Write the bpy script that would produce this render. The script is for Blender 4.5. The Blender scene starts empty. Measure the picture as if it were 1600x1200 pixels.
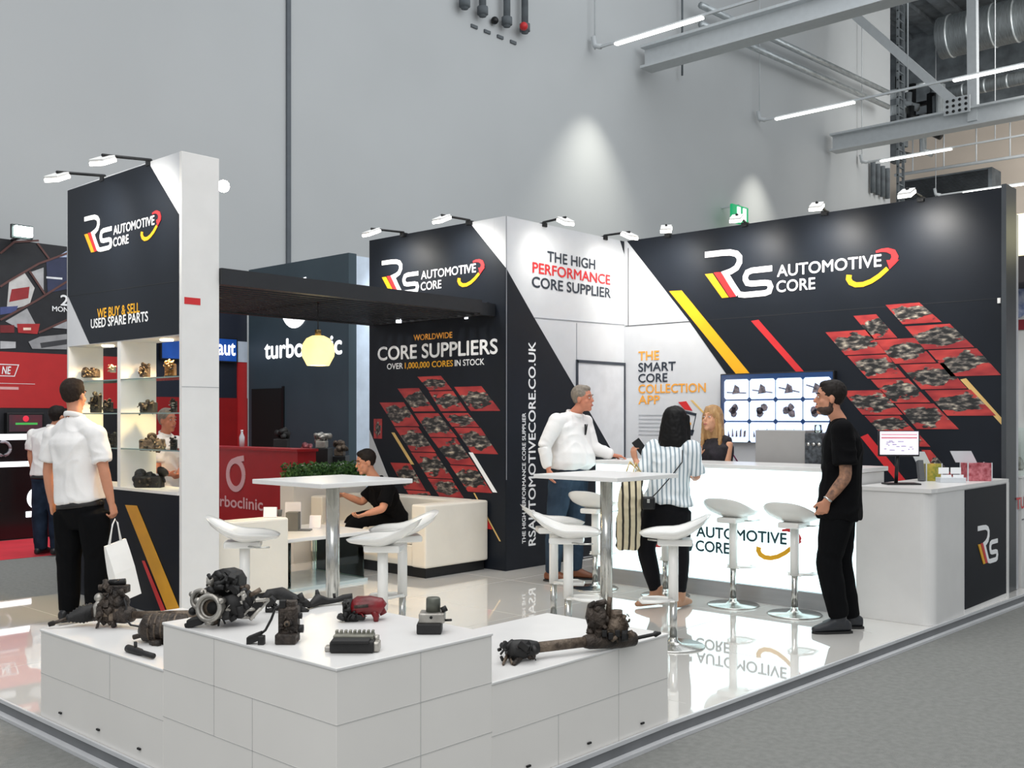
import bpy, bmesh, math, random
from mathutils import Vector, Matrix, noise

# ------------------------------------------------------------------ camera, world, exposure
C = bpy.context.scene.collection
F, HY, VR, HCAM = 1591.0, 653.0, 2250.0, 1.51
YAW = math.atan((VR - 800) / F)                       # angle from the viewing direction to the world X axis
FW = Vector((math.cos(YAW), math.sin(YAW), 0)); RT = Vector((math.sin(YAW), -math.cos(YAW), 0)); UP = Vector((0, 0, 1))
EYE = Vector((0, 0, HCAM))
camd = bpy.data.cameras.new('camera'); cam = bpy.data.objects.new('camera', camd); C.objects.link(cam)
cam.location = EYE
cam.rotation_euler = (math.pi / 2, 0, YAW - math.pi / 2)
camd.sensor_fit = 'HORIZONTAL'; camd.sensor_width = 36.0; camd.lens = F / 1600 * 36.0
camd.shift_y = (HY - 600) / 1600.0
camd.clip_end = 300
sc = bpy.context.scene
sc.camera = cam
sc.view_settings.view_transform = 'Standard'; sc.view_settings.look = 'None'
sc.view_settings.gamma = 1.0; sc.view_settings.use_curve_mapping = False
sc.view_settings.exposure = 0.0
w = bpy.data.worlds.new('hall_ambience'); sc.world = w; w.use_nodes = True
w.node_tree.nodes['Background'].inputs[0].default_value = (0.90, 0.95, 1.0, 1)
w.node_tree.nodes['Background'].inputs[1].default_value = 0.60

def area(name, loc, size, power, target=None, color=(1, 1, 1), sy=None):
    l = bpy.data.lights.new(name, 'AREA'); l.energy = power; l.size = size; l.color = color
    if sy: l.shape = 'RECTANGLE'; l.size_y = sy
    o = bpy.data.objects.new(name, l); C.objects.link(o); o.location = loc
    d = (Vector(target) if target else Vector(loc) - Vector((0, 0, 1))) - Vector(loc)
    o.rotation_euler = d.to_track_quat('-Z', 'Y').to_euler(); return o
def spot(name, loc, target, power, angle=70, blend=.6, color=(1, .95, .85), radius=.04):
    l = bpy.data.lights.new(name, 'SPOT'); l.energy = power; l.spot_size = math.radians(angle); l.spot_blend = blend
    l.color = color; l.shadow_soft_size = radius
    o = bpy.data.objects.new(name, l); C.objects.link(o); o.location = loc
    o.rotation_euler = (Vector(target) - Vector(loc)).to_track_quat('-Z', 'Y').to_euler(); return o
# hall lighting as area lamps; aisle and rear aimed to brighten plinths and wall
area('hall_light', (5.5, 4.5, 10.5), 9, 560, sy=9, color=(1, .98, .95))
area('hall_light_aisle', (-3.5, -1, 9.5), 9, 720, (3, 4, 0), sy=9, color=(1, .98, .96))
area('hall_light_rear', (16, 5, 14), 18, 900, (14, 16.5, 3), sy=8, color=(.95, .98, 1))
area('bay_fill', (36, 4, 15), 10, 1300, (46, 6, 11), sy=8, color=(1, .97, .92))  # unseen fill, added to brighten the end wall and service bay
area('deck_fill', (38, 2, 12.5), 10, 900, (42, 8, 20), sy=8, color=(.95, .98, 1))  # unseen upward fill, added to lift the dark roof deck and ducts

# ------------------------------------------------------------------ pixel -> place helpers (frame 1600 x 1200)
def ray(px, py): return FW + RT * ((px - 800) / F) + UP * ((HY - py) / F)
def onZ(px, py, z=0.0):
    d = ray(px, py); return EYE + d * ((z - HCAM) / d.z)
def onX(px, py, X):
    d = ray(px, py); return EYE + d * (X / d.x)
def onY(px, py, Y):
    d = ray(px, py); return EYE + d * (Y / d.y)
def atD(px, py, depth): return EYE + ray(px, py) * depth

# ------------------------------------------------------------------ materials
def lin(c): 
    c = c / 255.0
    return c / 12.92 if c <= .04045 else ((c + .055) / 1.055) ** 2.4
def L3(rgb): return tuple(lin(c) for c in rgb) + (1,)
MATS = {}
def M(name, rgb=(200, 200, 200), rough=.5, metal=0.0, var=.06, scale=6.0, bump=0.0, bscale=60.0, emit=0.0, coat=0.0, spec=.5, rgb2=None, det=3.0, stretch=None):
    if name in MATS: return MATS[name]
    m = bpy.data.materials.new(name); m.use_nodes = True; nt = m.node_tree; N = nt.nodes; K = nt.links
    b = N['Principled BSDF']
    b.inputs['Roughness'].default_value = rough; b.inputs['Metallic'].default_value = metal
    b.inputs['Specular IOR Level'].default_value = spec
    b.inputs['Coat Weight'].default_value = coat; b.inputs['Coat Roughness'].default_value = .08
    tc = N.new('ShaderNodeTexCoord'); nz = N.new('ShaderNodeTexNoise'); nz.inputs['Scale'].default_value = scale; nz.inputs['Detail'].default_value = det
    src = tc.outputs['Object']
    if stretch:
        mp = N.new('ShaderNodeMapping'); mp.inputs['Scale'].default_value = stretch; K.new(src, mp.inputs[0]); src = mp.outputs[0]
    K.new(src, nz.inputs['Vector'])
    cr = N.new('ShaderNodeValToRGB'); a = L3(rgb)
    if rgb2 is None:
        lo = tuple(max(0, x * (1 - var)) for x in a[:3]) + (1,); hi = tuple(min(1, x * (1 + var)) for x in a[:3]) + (1,)
    else: lo, hi = a, L3(rgb2)
    cr.color_ramp.elements[0].position = .32; cr.color_ramp.elements[1].position = .68
    cr.color_ramp.elements[0].color = lo; cr.color_ramp.elements[1].color = hi
    K.new(nz.outputs['Fac'], cr.inputs[0]); K.new(cr.outputs[0], b.inputs['Base Color'])
    if bump:
        n2 = N.new('ShaderNodeTexNoise'); n2.inputs['Scale'].default_value = bscale; n2.inputs['Detail'].default_value = 4
        K.new(src, n2.inputs['Vector']); bp = N.new('ShaderNodeBump'); bp.inputs['Strength'].default_value = bump; bp.inputs['Distance'].default_value = .01
        K.new(n2.outputs['Fac'], bp.inputs['Height']); K.new(bp.outputs[0], b.inputs['Normal'])
    if emit:
        K.new(cr.outputs[0], b.inputs['Emission Color']); b.inputs['Emission Strength'].default_value = emit
    MATS[name] = m; return m

def glass_mat():
    if 'glass' in MATS: return MATS['glass']
    m = bpy.data.materials.new('glass'); m.use_nodes = True; N = m.node_tree.nodes; K = m.node_tree.links
    N.remove(N['Principled BSDF']); out = N['Material Output']
    t = N.new('ShaderNodeBsdfTransparent'); t.inputs[0].default_value = (.95, .98, .97, 1)
    g = N.new('ShaderNodeBsdfGlossy'); g.inputs['Roughness'].default_value = .04; g.inputs[0].default_value = (.9, 1, .98, 1)
    fr = N.new('ShaderNodeFresnel'); fr.inputs[0].default_value = 1.5
    mx = N.new('ShaderNodeMixShader'); K.new(fr.outputs[0], mx.inputs[0]); K.new(t.outputs[0], mx.inputs[1]); K.new(g.outputs[0], mx.inputs[2]); K.new(mx.outputs[0], out.inputs[0])
    MATS['glass'] = m; return m

def picture_mat(name, ax):
    """a printed photograph of a grimy engine part on a red ground, seeded per tile"""
    if name in MATS: return MATS[name]
    m = bpy.data.materials.new(name); m.use_nodes = True; N = m.node_tree.nodes; K = m.node_tree.links
    b = N['Principled BSDF']; b.inputs['Roughness'].default_value = .45
    tc = N.new('ShaderNodeTexCoord'); sp = N.new('ShaderNodeSeparateXYZ'); K.new(tc.outputs['Generated'], sp.inputs[0])
    oi = N.new('ShaderNodeObjectInfo')
    cm = N.new('ShaderNodeCombineXYZ'); K.new(sp.outputs[ax], cm.inputs[0]); K.new(sp.outputs[2], cm.inputs[1])
    mu = N.new('ShaderNodeMath'); mu.operation = 'MULTIPLY'; mu.inputs[1].default_value = 40; K.new(oi.outputs['Random'], mu.inputs[0]); K.new(mu.outputs[0], cm.inputs[2])
    def noise_(sc_, det=4):
        n = N.new('ShaderNodeTexNoise'); n.inputs['Scale'].default_value = sc_; n.inputs['Detail'].default_value = det; K.new(cm.outputs[0], n.inputs['Vector']); return n
    sub = N.new('ShaderNodeVectorMath'); sub.operation = 'SUBTRACT'; sub.inputs[1].default_value = (.5, .5, 0); 
    cm2 = N.new('ShaderNodeCombineXYZ'); K.new(sp.outputs[ax], cm2.inputs[0]); K.new(sp.outputs[2], cm2.inputs[1]); K.new(cm2.outputs[0], sub.inputs[0])
    sca = N.new('ShaderNodeVectorMath'); sca.operation = 'MULTIPLY'; sca.inputs[1].default_value = (1.0, 1.0, 0); K.new(sub.outputs[0], sca.inputs[0])
    ln = N.new('ShaderNodeVectorMath'); ln.operation = 'LENGTH'; K.new(sca.outputs[0], ln.inputs[0])
    n1 = noise_(4.5, 5); ad = N.new('ShaderNodeMath'); ad.operation = 'MULTIPLY_ADD'; ad.inputs[1].default_value = .75; K.new(n1.outputs['Fac'], ad.inputs[0]); K.new(ln.outputs['Value'], ad.inputs[2])
    mk = N.new('ShaderNodeValToRGB'); mk.color_ramp.interpolation = 'LINEAR'
    mk.color_ramp.elements[0].position = .70; mk.color_ramp.elements[0].color = (1, 1, 1, 1); mk.color_ramp.elements[1].position = .735; mk.color_ramp.elements[1].color = (0, 0, 0, 1)
    K.new(ad.outputs[0], mk.inputs[0])
    n2 = noise_(8, 3); cr = N.new('ShaderNodeValToRGB'); e = cr.color_ramp
    e.elements[0].position = .30; e.elements[0].color = L3((12, 14, 16)); e.elements[1].position = .74; e.elements[1].color = L3((205, 195, 172))
    q = e.elements.new(.47); q.color = L3((42, 42, 42)); q = e.elements.new(.60); q.color = L3((120, 112, 105))
    K.new(n2.outputs['Fac'], cr.inputs[0])
    n3 = noise_(2.2, 2); rr = N.new('ShaderNodeValToRGB'); rr.color_ramp.elements[0].position = .35; rr.color_ramp.elements[0].color = L3((140, 36, 42)); rr.color_ramp.elements[1].position = .65; rr.color_ramp.elements[1].color = L3((188, 62, 58))
    K.new(n3.outputs['Fac'], rr.inputs[0])
    mx = N.new('ShaderNodeMix'); mx.data_type = 'RGBA'; K.new(mk.outputs[0], mx.inputs[0]); K.new(rr.outputs[0], mx.inputs[6]); K.new(cr.outputs[0], mx.inputs[7]); K.new(mx.outputs[2], b.inputs['Base Color'])
    MATS[name] = m; return m

def stripe_mat(name, c1, c2, scale, axis='X', rough=.8, thr=.5, dist=.6):
    if name in MATS: return MATS[name]
    m = bpy.data.materials.new(name); m.use_nodes = True; N = m.node_tree.nodes; K = m.node_tree.links
    b = N['Principled BSDF']; b.inputs['Roughness'].default_value = rough
    tc = N.new('ShaderNodeTexCoord'); wv = N.new('ShaderNodeTexWave'); wv.wave_type = 'BANDS'; wv.bands_direction = axis
    wv.inputs['Scale'].default_value = scale; wv.inputs['Distortion'].default_value = dist; wv.inputs['Detail'].default_value = 1
    mp = N.new('ShaderNodeMapping'); mp.inputs['Rotation'].default_value = (0, 0, math.radians(47.66)); K.new(tc.outputs['Object'], mp.inputs[0]); K.new(mp.outputs[0], wv.inputs[0]); cr = N.new('ShaderNodeValToRGB')
    cr.color_ramp.elements[0].position = thr - .06; cr.color_ramp.elements[1].position = thr + .06
    cr.color_ramp.elements[0].color = L3(c1); cr.color_ramp.elements[1].color = L3(c2)
    K.new(wv.outputs[0], cr.inputs[0]); K.new(cr.outputs[0], b.inputs['Base Color']); MATS[name] = m; return m

white = M('white_laminate', (222, 221, 219), .28, var=.02)
navy = M('charcoal_print', (21, 26, 34), .48, var=.10, scale=2, spec=.25)
navy2 = M('navy_laminate', (12, 17, 27), .5, var=.08, spec=.18)
pwhite = M('white_print', (200, 202, 206), .45, var=.02)
yellow = M('amber_print', (232, 170, 24), .45, var=.04)
orange = M('orange_print', (232, 160, 60), .5, var=.04)
redp = M('red_print', (200, 42, 46), .45, var=.06)
tan = M('tan_print', (214, 178, 110), .5, var=.05)
letter = M('white_lettering', (245, 246, 247), .4, var=.01)
darkletter = M('dark_lettering', (38, 46, 58), .5, var=.04)
chrome = M('brushed_steel', (196, 196, 192), .22, 1.0, var=.05, scale=30)
blackm = M('black_metal', (20, 21, 23), .45, .2, var=.1)
seamm = M('joint_line', (120, 122, 124), .7, var=.05)
glow = M('lamp_glow', (255, 250, 236), .4, emit=9.0, var=0)
glass = glass_mat()

# ------------------------------------------------------------------ mesh builder
class MB:
    def __init__(s): s.v = []; s.f = []; s.sm = []
    def add(s, vs, fs, smooth=False):
        o = len(s.v); s.v += [Vector(p) for p in vs]; s.f += [tuple(i + o for i in f) for f in fs]; s.sm += [smooth] * len(fs); return s
    def box(s, x0, y0, z0, x1, y1, z1, bev=0.0):
        return s.obox(Vector(((x0 + x1) / 2, (y0 + y1) / 2, (z0 + z1) / 2)), Vector((1, 0, 0)), Vector((0, 1, 0)), Vector((0, 0, 1)), abs(x1 - x0) / 2, abs(y1 - y0) / 2, abs(z1 - z0) / 2, bev)
    def obox(s, c, ax, ay, az, hx, hy, hz, bev=0.0):
        c = Vector(c)
        bm = bmesh.new(); bmesh.ops.create_cube(bm, size=2)
        for v in bm.verts: v.co = Vector((v.co.x * hx, v.co.y * hy, v.co.z * hz))
        if bev > 0:
            bmesh.ops.bevel(bm, geom=list(bm.edges), offset=min(bev, hx * .9, hy * .9, hz * .9), segments=2, affect='EDGES', profile=.5)
        bm.verts.index_update()
        vs = [c + ax * v.co.x + ay * v.co.y + az * v.co.z for v in bm.verts]; fs = [tuple(v.index for v in f.verts) for f in bm.faces]
        bm.free(); return s.add(vs, fs)
    def prism(s, pts, fn, w0, w1):
        """2D outline extruded between two offsets of a plane function fn(u, v, w)"""
        n = len(pts)
        vs = [fn(u, v, w0) for u, v in pts] + [fn(u, v, w1) for u, v in pts]
        fs = [tuple(range(n)), tuple(range(2 * n - 1, n - 1, -1))] + [(i, (i + 1) % n, n + (i + 1) % n, n + i) for i in range(n)]
        return s.add(vs, fs)
    def stroke(s, pts, fn, wd, w0, w1):
        """a flat band of width wd along a 2D polyline"""
        pts = [Vector(p) for p in pts]; n = len(pts); lft = []; rgt = []
        for i, p in enumerate(pts):
            a = pts[max(0, i - 1)]; b = pts[min(n - 1, i + 1)]
            d1 = (p - a) if i > 0 else (b - p); d2 = (b - p) if i < n - 1 else (p - a)
            d1.normalize(); d2.normalize(); t = d1 + d2; t = t.normalized() if t.length > 1e-6 else d1
            nn = Vector((-t.y, t.x)); k = 1 / max(.45, nn.dot(Vector((-d1.y, d1.x)))); ww = wd(i / (n - 1)) if callable(wd) else wd
            lft.append(p + nn * ww / 2 * k); rgt.append(p - nn * ww / 2 * k)
        for i in range(n - 1): s.prism([rgt[i], rgt[i + 1], lft[i + 1], lft[i]], fn, w0, w1)
        return s
    def tube(s, pts, r, n=12, side=None, flat=1.0, caps=True, smooth=True, round_end=False):
        """round (or elliptical) sweep along points; r a number or a list"""
        pts = [Vector(p) for p in pts]; m = len(pts); rs = r if isinstance(r, (list, tuple)) else [r] * m
        vs = []; fs = []; ref = Vector(side) if side is not None else None
        for i, p in enumerate(pts):
            t = (pts[min(m - 1, i + 1)] - pts[max(0, i - 1)]).normalized()
            rr = ref if ref is not None else (Vector((0, 0, 1)) if abs(t.z) < .9 else Vector((1, 0, 0)))
            u = (rr - t * rr.dot(t)).normalized(); v = t.cross(u); 
            if ref is None: ref = u
            ra, rb = rs[i] if isinstance(rs[i], (list, tuple)) else (rs[i], rs[i] * flat)
            for k in range(n):
                a = 2 * math.pi * k / n; vs.append(p + u * (ra * math.cos(a)) + v * (rb * math.sin(a)))
        for i in range(m - 1):
            for k in range(n): fs.append((i * n + k, i * n + (k + 1) % n, (i + 1) * n + (k + 1) % n, (i + 1) * n + k))
        if caps:
            t0 = (pts[0] - pts[1]).normalized(); t1 = (pts[-1] - pts[-2]).normalized()
            r0 = rs[0] if not isinstance(rs[0], (list, tuple)) else min(rs[0]); r1 = rs[-1] if not isinstance(rs[-1], (list, tuple)) else min(rs[-1])
            if round_end:
                o = len(vs); vs.append(pts[0] + t0 * r0 * .6); vs.append(pts[-1] + t1 * r1 * .6)
                for k in range(n):
                    fs.append((o, (k + 1) % n, k)); fs.append((o + 1, (m - 1) * n + k, (m - 1) * n + (k + 1) % n))
            else:
                fs.append(tuple(reversed(range(n)))); fs.append(tuple((m - 1) * n + k for k in range(n)))
        return s.add(vs, fs, smooth)
    def cyl(s, p0, p1, r0, r1=None, n=20): return s.tube([p0, p1], [r0, r0 if r1 is None else r1], n=n)
    def lathe(s, prof, c, n=32, axis='Z'):
        c = Vector(c); vs = []; fs = []; m = len(prof)
        for r, h in prof:
            for k in range(n):
                a = 2 * math.pi * k / n; x, y = r * math.cos(a), r * math.sin(a)
                vs.append(c + (Vector((x, y, h)) if axis == 'Z' else Vector((h, x, y)) if axis == 'X' else Vector((x, h, y))))
        for i in range(m - 1):
            for k in range(n): fs.append((i * n + k, i * n + (k + 1) % n, (i + 1) * n + (k + 1) % n, (i + 1) * n + k))
        fs.append(tuple(reversed(range(n)))); fs.append(tuple((m - 1) * n + k for k in range(n)))
        return s.add(vs, fs, True)
    def ell(s, c, rx, ry=None, rz=None, fr=None, nu=16, nv=10):
        ry = rx if ry is None else ry; rz = rx if rz is None else rz; c = Vector(c)
        ax, ay, az = fr if fr else (Vector((1, 0, 0)), Vector((0, 1, 0)), Vector((0, 0, 1)))
        vs = [c + az * rz]; fs = []
        for j in range(1, nv):
            p = math.pi * j / nv
            for k in range(nu):
                a = 2 * math.pi * k / nu; vs.append(c + ax * (rx * math.sin(p) * math.cos(a)) + ay * (ry * math.sin(p) * math.sin(a)) + az * (rz * math.cos(p)))
        vs.append(c - az * rz); e = len(vs) - 1
        for k in range(nu): fs.append((0, 1 + k, 1 + (k + 1) % nu))
        for j in range(nv - 2):
            for k in range(nu): fs.append((1 + j * nu + k, 1 + (j + 1) * nu + k, 1 + (j + 1) * nu + (k + 1) % nu, 1 + j * nu + (k + 1) % nu))
        for k in range(nu): fs.append((e, 1 + (nv - 2) * nu + (k + 1) % nu, 1 + (nv - 2) * nu + k))
        return s.add(vs, fs, True)
    def mesh(s, name, off):
        me = bpy.data.meshes.new(name); me.from_pydata([tuple(v - off) for v in s.v], [], s.f); me.update()
        for p, q in zip(me.polygons, s.sm): p.use_smooth = q
        return me
    def build(s, name, mat, parent=None, local=False, fix=True):
        """link as ONE object; coordinates are world ones unless local"""
        off = Vector((0, 0, 0))
        if parent is not None and not local: off = root_of(parent).location
        me = s.mesh(name, off)
        if fix:
            bm = bmesh.new(); bm.from_mesh(me); bmesh.ops.recalc_face_normals(bm, faces=bm.faces); bm.to_mesh(me); bm.free()
        me.materials.append(mat); o = bpy.data.objects.new(name, me); C.objects.link(o)
        if parent is not None: o.parent = parent
        return o
def root_of(o):
    while o.parent is not None: o = o.parent
    return o
def thing(name, label, cat, loc=(0, 0, 0), rz=0.0, group=None, kind='thing'):
    o = bpy.data.objects.new(name, None); C.objects.link(o); o.location = loc; o.rotation_euler = (0, 0, rz); o.empty_display_size = .1
    return tag(o, label, cat, group, kind)
def tag(o, label, cat, group=None, kind='thing'):
    o['label'] = label; o['category'] = cat; o['kind'] = kind
    if group: o['group'] = group
    return o
def single(mb, name, mat, label, cat, group=None):
    """a thing that is one mesh, origin at its base"""
    xs = [v.x for v in mb.v]; ys = [v.y for v in mb.v]; zs = [v.z for v in mb.v]
    off = Vector(((min(xs) + max(xs)) / 2, (min(ys) + max(ys)) / 2, min(zs)))
    me = mb.mesh(name, off); bm = bmesh.new(); bm.from_mesh(me); bmesh.ops.recalc_face_normals(bm, faces=bm.faces); bm.to_mesh(me); bm.free()
    me.materials.append(mat); o = bpy.data.objects.new(name, me); C.objects.link(o); o.location = off; return tag(o, label, cat, group)
def struct(name, mb, mat):
    o = mb.build(name, mat); o['kind'] = 'structure'; return o
def copy_tree(o, parent=None):
    c = o.copy(); C.objects.link(c)
    if parent is not None: c.parent = parent
    for ch in list(o.children): copy_tree(ch, c)
    return c
# plane functions: u to the viewer's right, v up, w out towards the viewer
def fX(X, y0=0.0, z0=0.0, s=1.0): return lambda u, v, w_=0.0: Vector((X - w_, y0 - u * s, z0 + v * s))
def fY(Y, x0=0.0, z0=0.0, s=1.0): return lambda u, v, w_=0.0: Vector((x0 + u * s, Y - w_, z0 + v * s))

def text(s, fn, u0, v0, h, wd, mat, parent, name='lettering', w0=.002, bold=.026, th=.003, shear=0.0, rot=False):
    """flat lettering: u0,v0 lower left, cap height h, total width wd; rot turns it to read upwards"""
    cu = bpy.data.curves.new(name, 'FONT'); cu.body = s; cu.size = 1; cu.resolution_u = 4; cu.shear = shear; cu.space_line = .9
    o = bpy.data.objects.new(name, cu); C.objects.link(o); dg = bpy.context.evaluated_depsgraph_get(); me0 = o.evaluated_get(dg).to_mesh()
    vs = [v.co.copy() for v in me0.vertices]; fs = [tuple(p.vertices) for p in me0.polygons]
    o.evaluated_get(dg).to_mesh_clear(); bpy.data.objects.remove(o); bpy.data.curves.remove(cu)
    x0 = min(v.x for v in vs); x1 = max(v.x for v in vs); y1 = max(v.y for v in vs); yb = 0.0 if s != s.lower() else min(v.y for v in vs)
    kx = wd / (x1 - x0); ky = h / (y1 - yb)
    mb = MB(); n = len(vs)
    def pt(v, w_):
        a, b = (v.x - x0) * kx, (v.y - yb) * ky
        return fn(u0 - b, v0 + a, w_) if rot else fn(u0 + a, v0 + b, w_)
    e = bold * .75
    for i, (ex, ey) in enumerate(((0, 0), (e, 0), (-e, 0), (0, e), (0, -e))):
        mb.add([pt(v + Vector((ex, ey, 0)), w0 + th - i * .0001) for v in vs], fs)
    return mb.build(name, mat, parent, fix=False)

LOGO_R = [(0.0, .735), (.20, .733), (.30, .728), (.375, .705), (.41, .665), (.41, .615), (.375, .56), (.31, .53), (.245, .515), (.32, .40), (.40, .285), (.47, .272), (.70, .272), (.745, .285), (.762, .33), (.745, .368), (.70, .378), (.55, .380), (.50, .392), (.478, .43), (.478, .46), (.50, .50), (.55, .515), (.777, .515)]
def logo(fn, parent, full=True, main=letter, w0=.002, bold=.02):
    """the stand's mark in its own units (about 2.06 wide)"""
    g = MB(); g.stroke(LOGO_R[:11] , fn, .062, w0, w0 + .004); g.stroke(LOGO_R[10:], fn, .058, w0, w0 + .0042)
    g.build('logo_letters', main, parent)
    MB().prism([(0, .53), (.09, .53), (.285, .262), (.205, .262)], fn, w0, w0 + .004).build('logo_stripe', yellow, parent)
    MB().prism([(.105, .537), (.185, .535), (.37, .265), (.297, .262)], fn, w0, w0 + .004).build('logo_stripe', redp, parent)
    if full:
        text('AUTOMOTIVE', fn, .835, .425, .112, 1.06, main, parent, 'logo_lettering', w0=w0, bold=bold); text('CORE', fn, .828, .270, .112, .41, main, parent, 'logo_lettering', w0=w0, bold=bold)
        a = [(1.585, .372), (1.578, .335), (1.60, .297), (1.65, .272), (1.72, .270), (1.80, .293), (1.88, .338), (1.955, .398)]
        MB().stroke(a, fn, lambda t: .052 - .010 * t, w0, w0 + .004).build('logo_swoosh', yellow, parent)
        b = [(1.845, .563), (1.90, .572), (1.955, .568), (2.005, .545), (2.025, .50), (2.01, .46)]
        r = MB().stroke(b, fn, lambda t: .02 + .05 * t, w0, w0 + .004); r.prism([(2.065, .468), (1.975, .388), (1.945, .475)], fn, w0, w0 + .005)
        r.build('logo_arrow', redp, parent)
# ------------------------------------------------------------------ hall shell
Yw = 16.5
carpet = M('grey_carpet', (128, 129, 126), .95, var=.09, scale=26, bump=.5, bscale=260, spec=.15, det=6)
hallw = M('hall_wall_paint', (186, 189, 190), .8, var=.03, scale=.3)
beige = M('beige_wall_paint', (205, 192, 178), .85, var=.04, scale=.5)
steelp = M('white_painted_steel', (200, 204, 206), .5, var=.03)
duct = M('galvanised_duct', (186, 192, 194), .45, .6, var=.25, scale=3, stretch=(1, 14, 1))
darkbay = M('dark_service_paint', (96, 102, 106), .8, var=.3, scale=2)
struct('floor', MB().box(-14, -9, -.30, 60, 17.5, -.08), carpet)
struct('wall_back', MB().box(2, Yw, -.08, 40.9, Yw + .4, 24), hallw)
struct('trim_1', MB().box(onY(446.5, 300, Yw).x, Yw - .05, 3, onY(452.5, 300, Yw).x, Yw + .01, 24), M('wall_joint', (92, 98, 104), .7))
struct('trim_2', MB().box(8.0, Yw - .02, 10.2, 8.03, Yw + .01, 10.23), M('wall_joint', (92, 98, 104), .7))
XE = 47.0
struct('wall_end', MB().box(XE, -12, -.08, XE + .4, 24, 15.2), beige)
struct('wall_end_upper', MB().box(XE + .1, -12, 15.2, XE + .5, 24, 24), darkbay)
struct('wall_bay', MB().box(40.9, 23.6, -.08, XE, 24, 24), darkbay)
dk = MB()
for i in range(26): dk.box(30, -12 + i * 1.36, 18.9, XE, -12 + i * 1.36 + .62, 19.15)
dk.box(30, -12, 19.1, XE, 24, 19.25); struct('ceiling', dk, darkbay)

# roof trusses
def truss(X, px, pz_y, label, web=None):
    t = thing('roof_truss', label, 'steel truss', (X, Yw - .25, 11.0), group=None)
    b = MB(); z = 11.15
    b.box(X - .28, -10, z, X + .28, Yw - .2, z + .07); b.box(X - .28, -10, z + .56, X + .28, Yw - .2, z + .63); b.box(X - .05, -10, z, X + .05, Yw - .2, z + .6)
    b.build('bottom_chord', steelp, t)
    b = MB(); b.box(X - .28, -10, 18.2, X + .28, Yw - .2, 18.8); b.build('top_chord', steelp, t)
    if web:
        for (p0, p1, r) in web:
            a = onX(*p0, X); c = onX(*p1, X); d = (c - a).normalized(); n = Vector((1, 0, 0)); q = d.cross(n)
            MB().obox((a + c) / 2, d, n, q, (c - a).length / 2, .13, r).build('web_member', steelp, t)
        g = MB(); a = onX(1500, 168, X); g.obox(a - Vector((.3, 0, 0)), Vector((0, 1, 0)), Vector((0, 0, 1)), Vector((1, 0, 0)), .42, .28, .02); g.build('gusset_plate', steelp, t)
        h = MB()
        for i in range(4):
            for j in range(3): c0 = a + Vector((-.325, -.30 + i * .20, -.18 + j * .18)); h.cyl(c0, c0 - Vector((.02, 0, 0)), .05, n=8)
        h.build('bolts', blackm, t)
    return t
truss(23.4, 1000, 100, 'nearer white steel roof beam crossing above the grey hall wall')
truss(35.2, 1295, 225, 'farther white roof truss with upright and diagonal member before dark ducts', [((1521, 190), (1519, -60), .15), ((1505, 172), (1338, 26), .14)])

# suspended light tracks
tl = M('tube_light', (255, 255, 250), .4, emit=4.0, var=0)
tracks = [(21.1, 11.12, [(1098, 30, 962, 70)], 'light track nearest the standing stage of hall, two rods above the tall blank wall'),
          (29.8, 11.1, [(1335, 149, 1212, 179), (1600, 85, 1490, 115)], ''), (37.7, 11.2, [(1487, 224, 1376, 246)], ''), (45.4, 11.2, [(1600, 271, 1505, 297)], '')]
labs = ['slim suspended light track ending left of the first wall spotlight pool', 'slim suspended light track ending above the green exit sign', 'slim suspended light track just beneath the farther white truss chord', 'slim suspended light track lowest on the beige end wall, above the tall logo wall']
for (X, z, segs, _), lab in zip(tracks, labs):
    t = thing('light_track', lab, 'ceiling light', (X, Yw - .5, z), group='suspended light tracks')
    MB().box(X - .03, -8, z, X + .03, Yw - .4, z + .06).build('rail', steelp, t)
    r = MB(); r.tube([(X, Yw - .4, z + .03), (X, Yw - .2, z + .1), (X, Yw - .15, z + .35)], .07, n=8); r.build('end_bracket', steelp, t)
    for y in (Yw - .2, Yw - 5, Yw - 10): MB().cyl((X, y, z), (X, y, 18.9), .018, n=6).build('hanger_rod', steelp, t)
    for s in segs:
        a = onX(s[0], s[1], X); b = onX(s[2], s[3], X); MB().box(X - .06, a.y, z - .05, X + .06, b.y, z + .0).build('tube', tl, t)
    l = spot('wall_washer', (X, Yw - 1.3, z - .1), (X, Yw - .7, 0), 1000, 76, 1.0, color=(1, .97, .86), radius=.05)
# ducts and pipes in the service bay
for i, (z, r, y0, y1, lab) in enumerate([(17.35, .85, -10, 15.4, 'large round galvanised air duct under the roof deck'), (15.0, .26, -10, 15.8, 'thin galvanised duct below the large round duct'), (13.9, .2, -10, 15.9, 'thinnest dark pipe run under the galvanised ducts')]):
    t = thing('air_duct', lab, 'duct', (43.5, 4, z - r)); b = MB(); b.tube([(43.5, y0, z), (43.5, y1, z)], r, n=24); b.build('duct_run', duct, t)
    for k in range(30): MB().tube([(43.5, y0 + (k + .5) * (y1 - y0) / 30 - .04, z), (43.5, y0 + (k + .5) * (y1 - y0) / 30 + .04, z)], r * 1.04, n=20).build('flange', duct, t)
t = thing('air_duct', 'boxy dark ventilation unit hung over the beige end wall', 'duct', (XE - 1.5, 8, 10.4))
a = onX(1405, 262, XE - 1.2); b = onX(1550, 235, XE - 1.2)
MB().box(XE - 1.2, b.y, 10.9, XE - .001, a.y, 12.2).build('unit_body', darkbay, t)
g = MB()
for k in range(18): g.box(XE - 1.25, b.y + .15, 10.98 + k * .065, XE - 1.2, a.y - .15, 11.01 + k * .065)
g.build('louvre', blackm, t)
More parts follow.
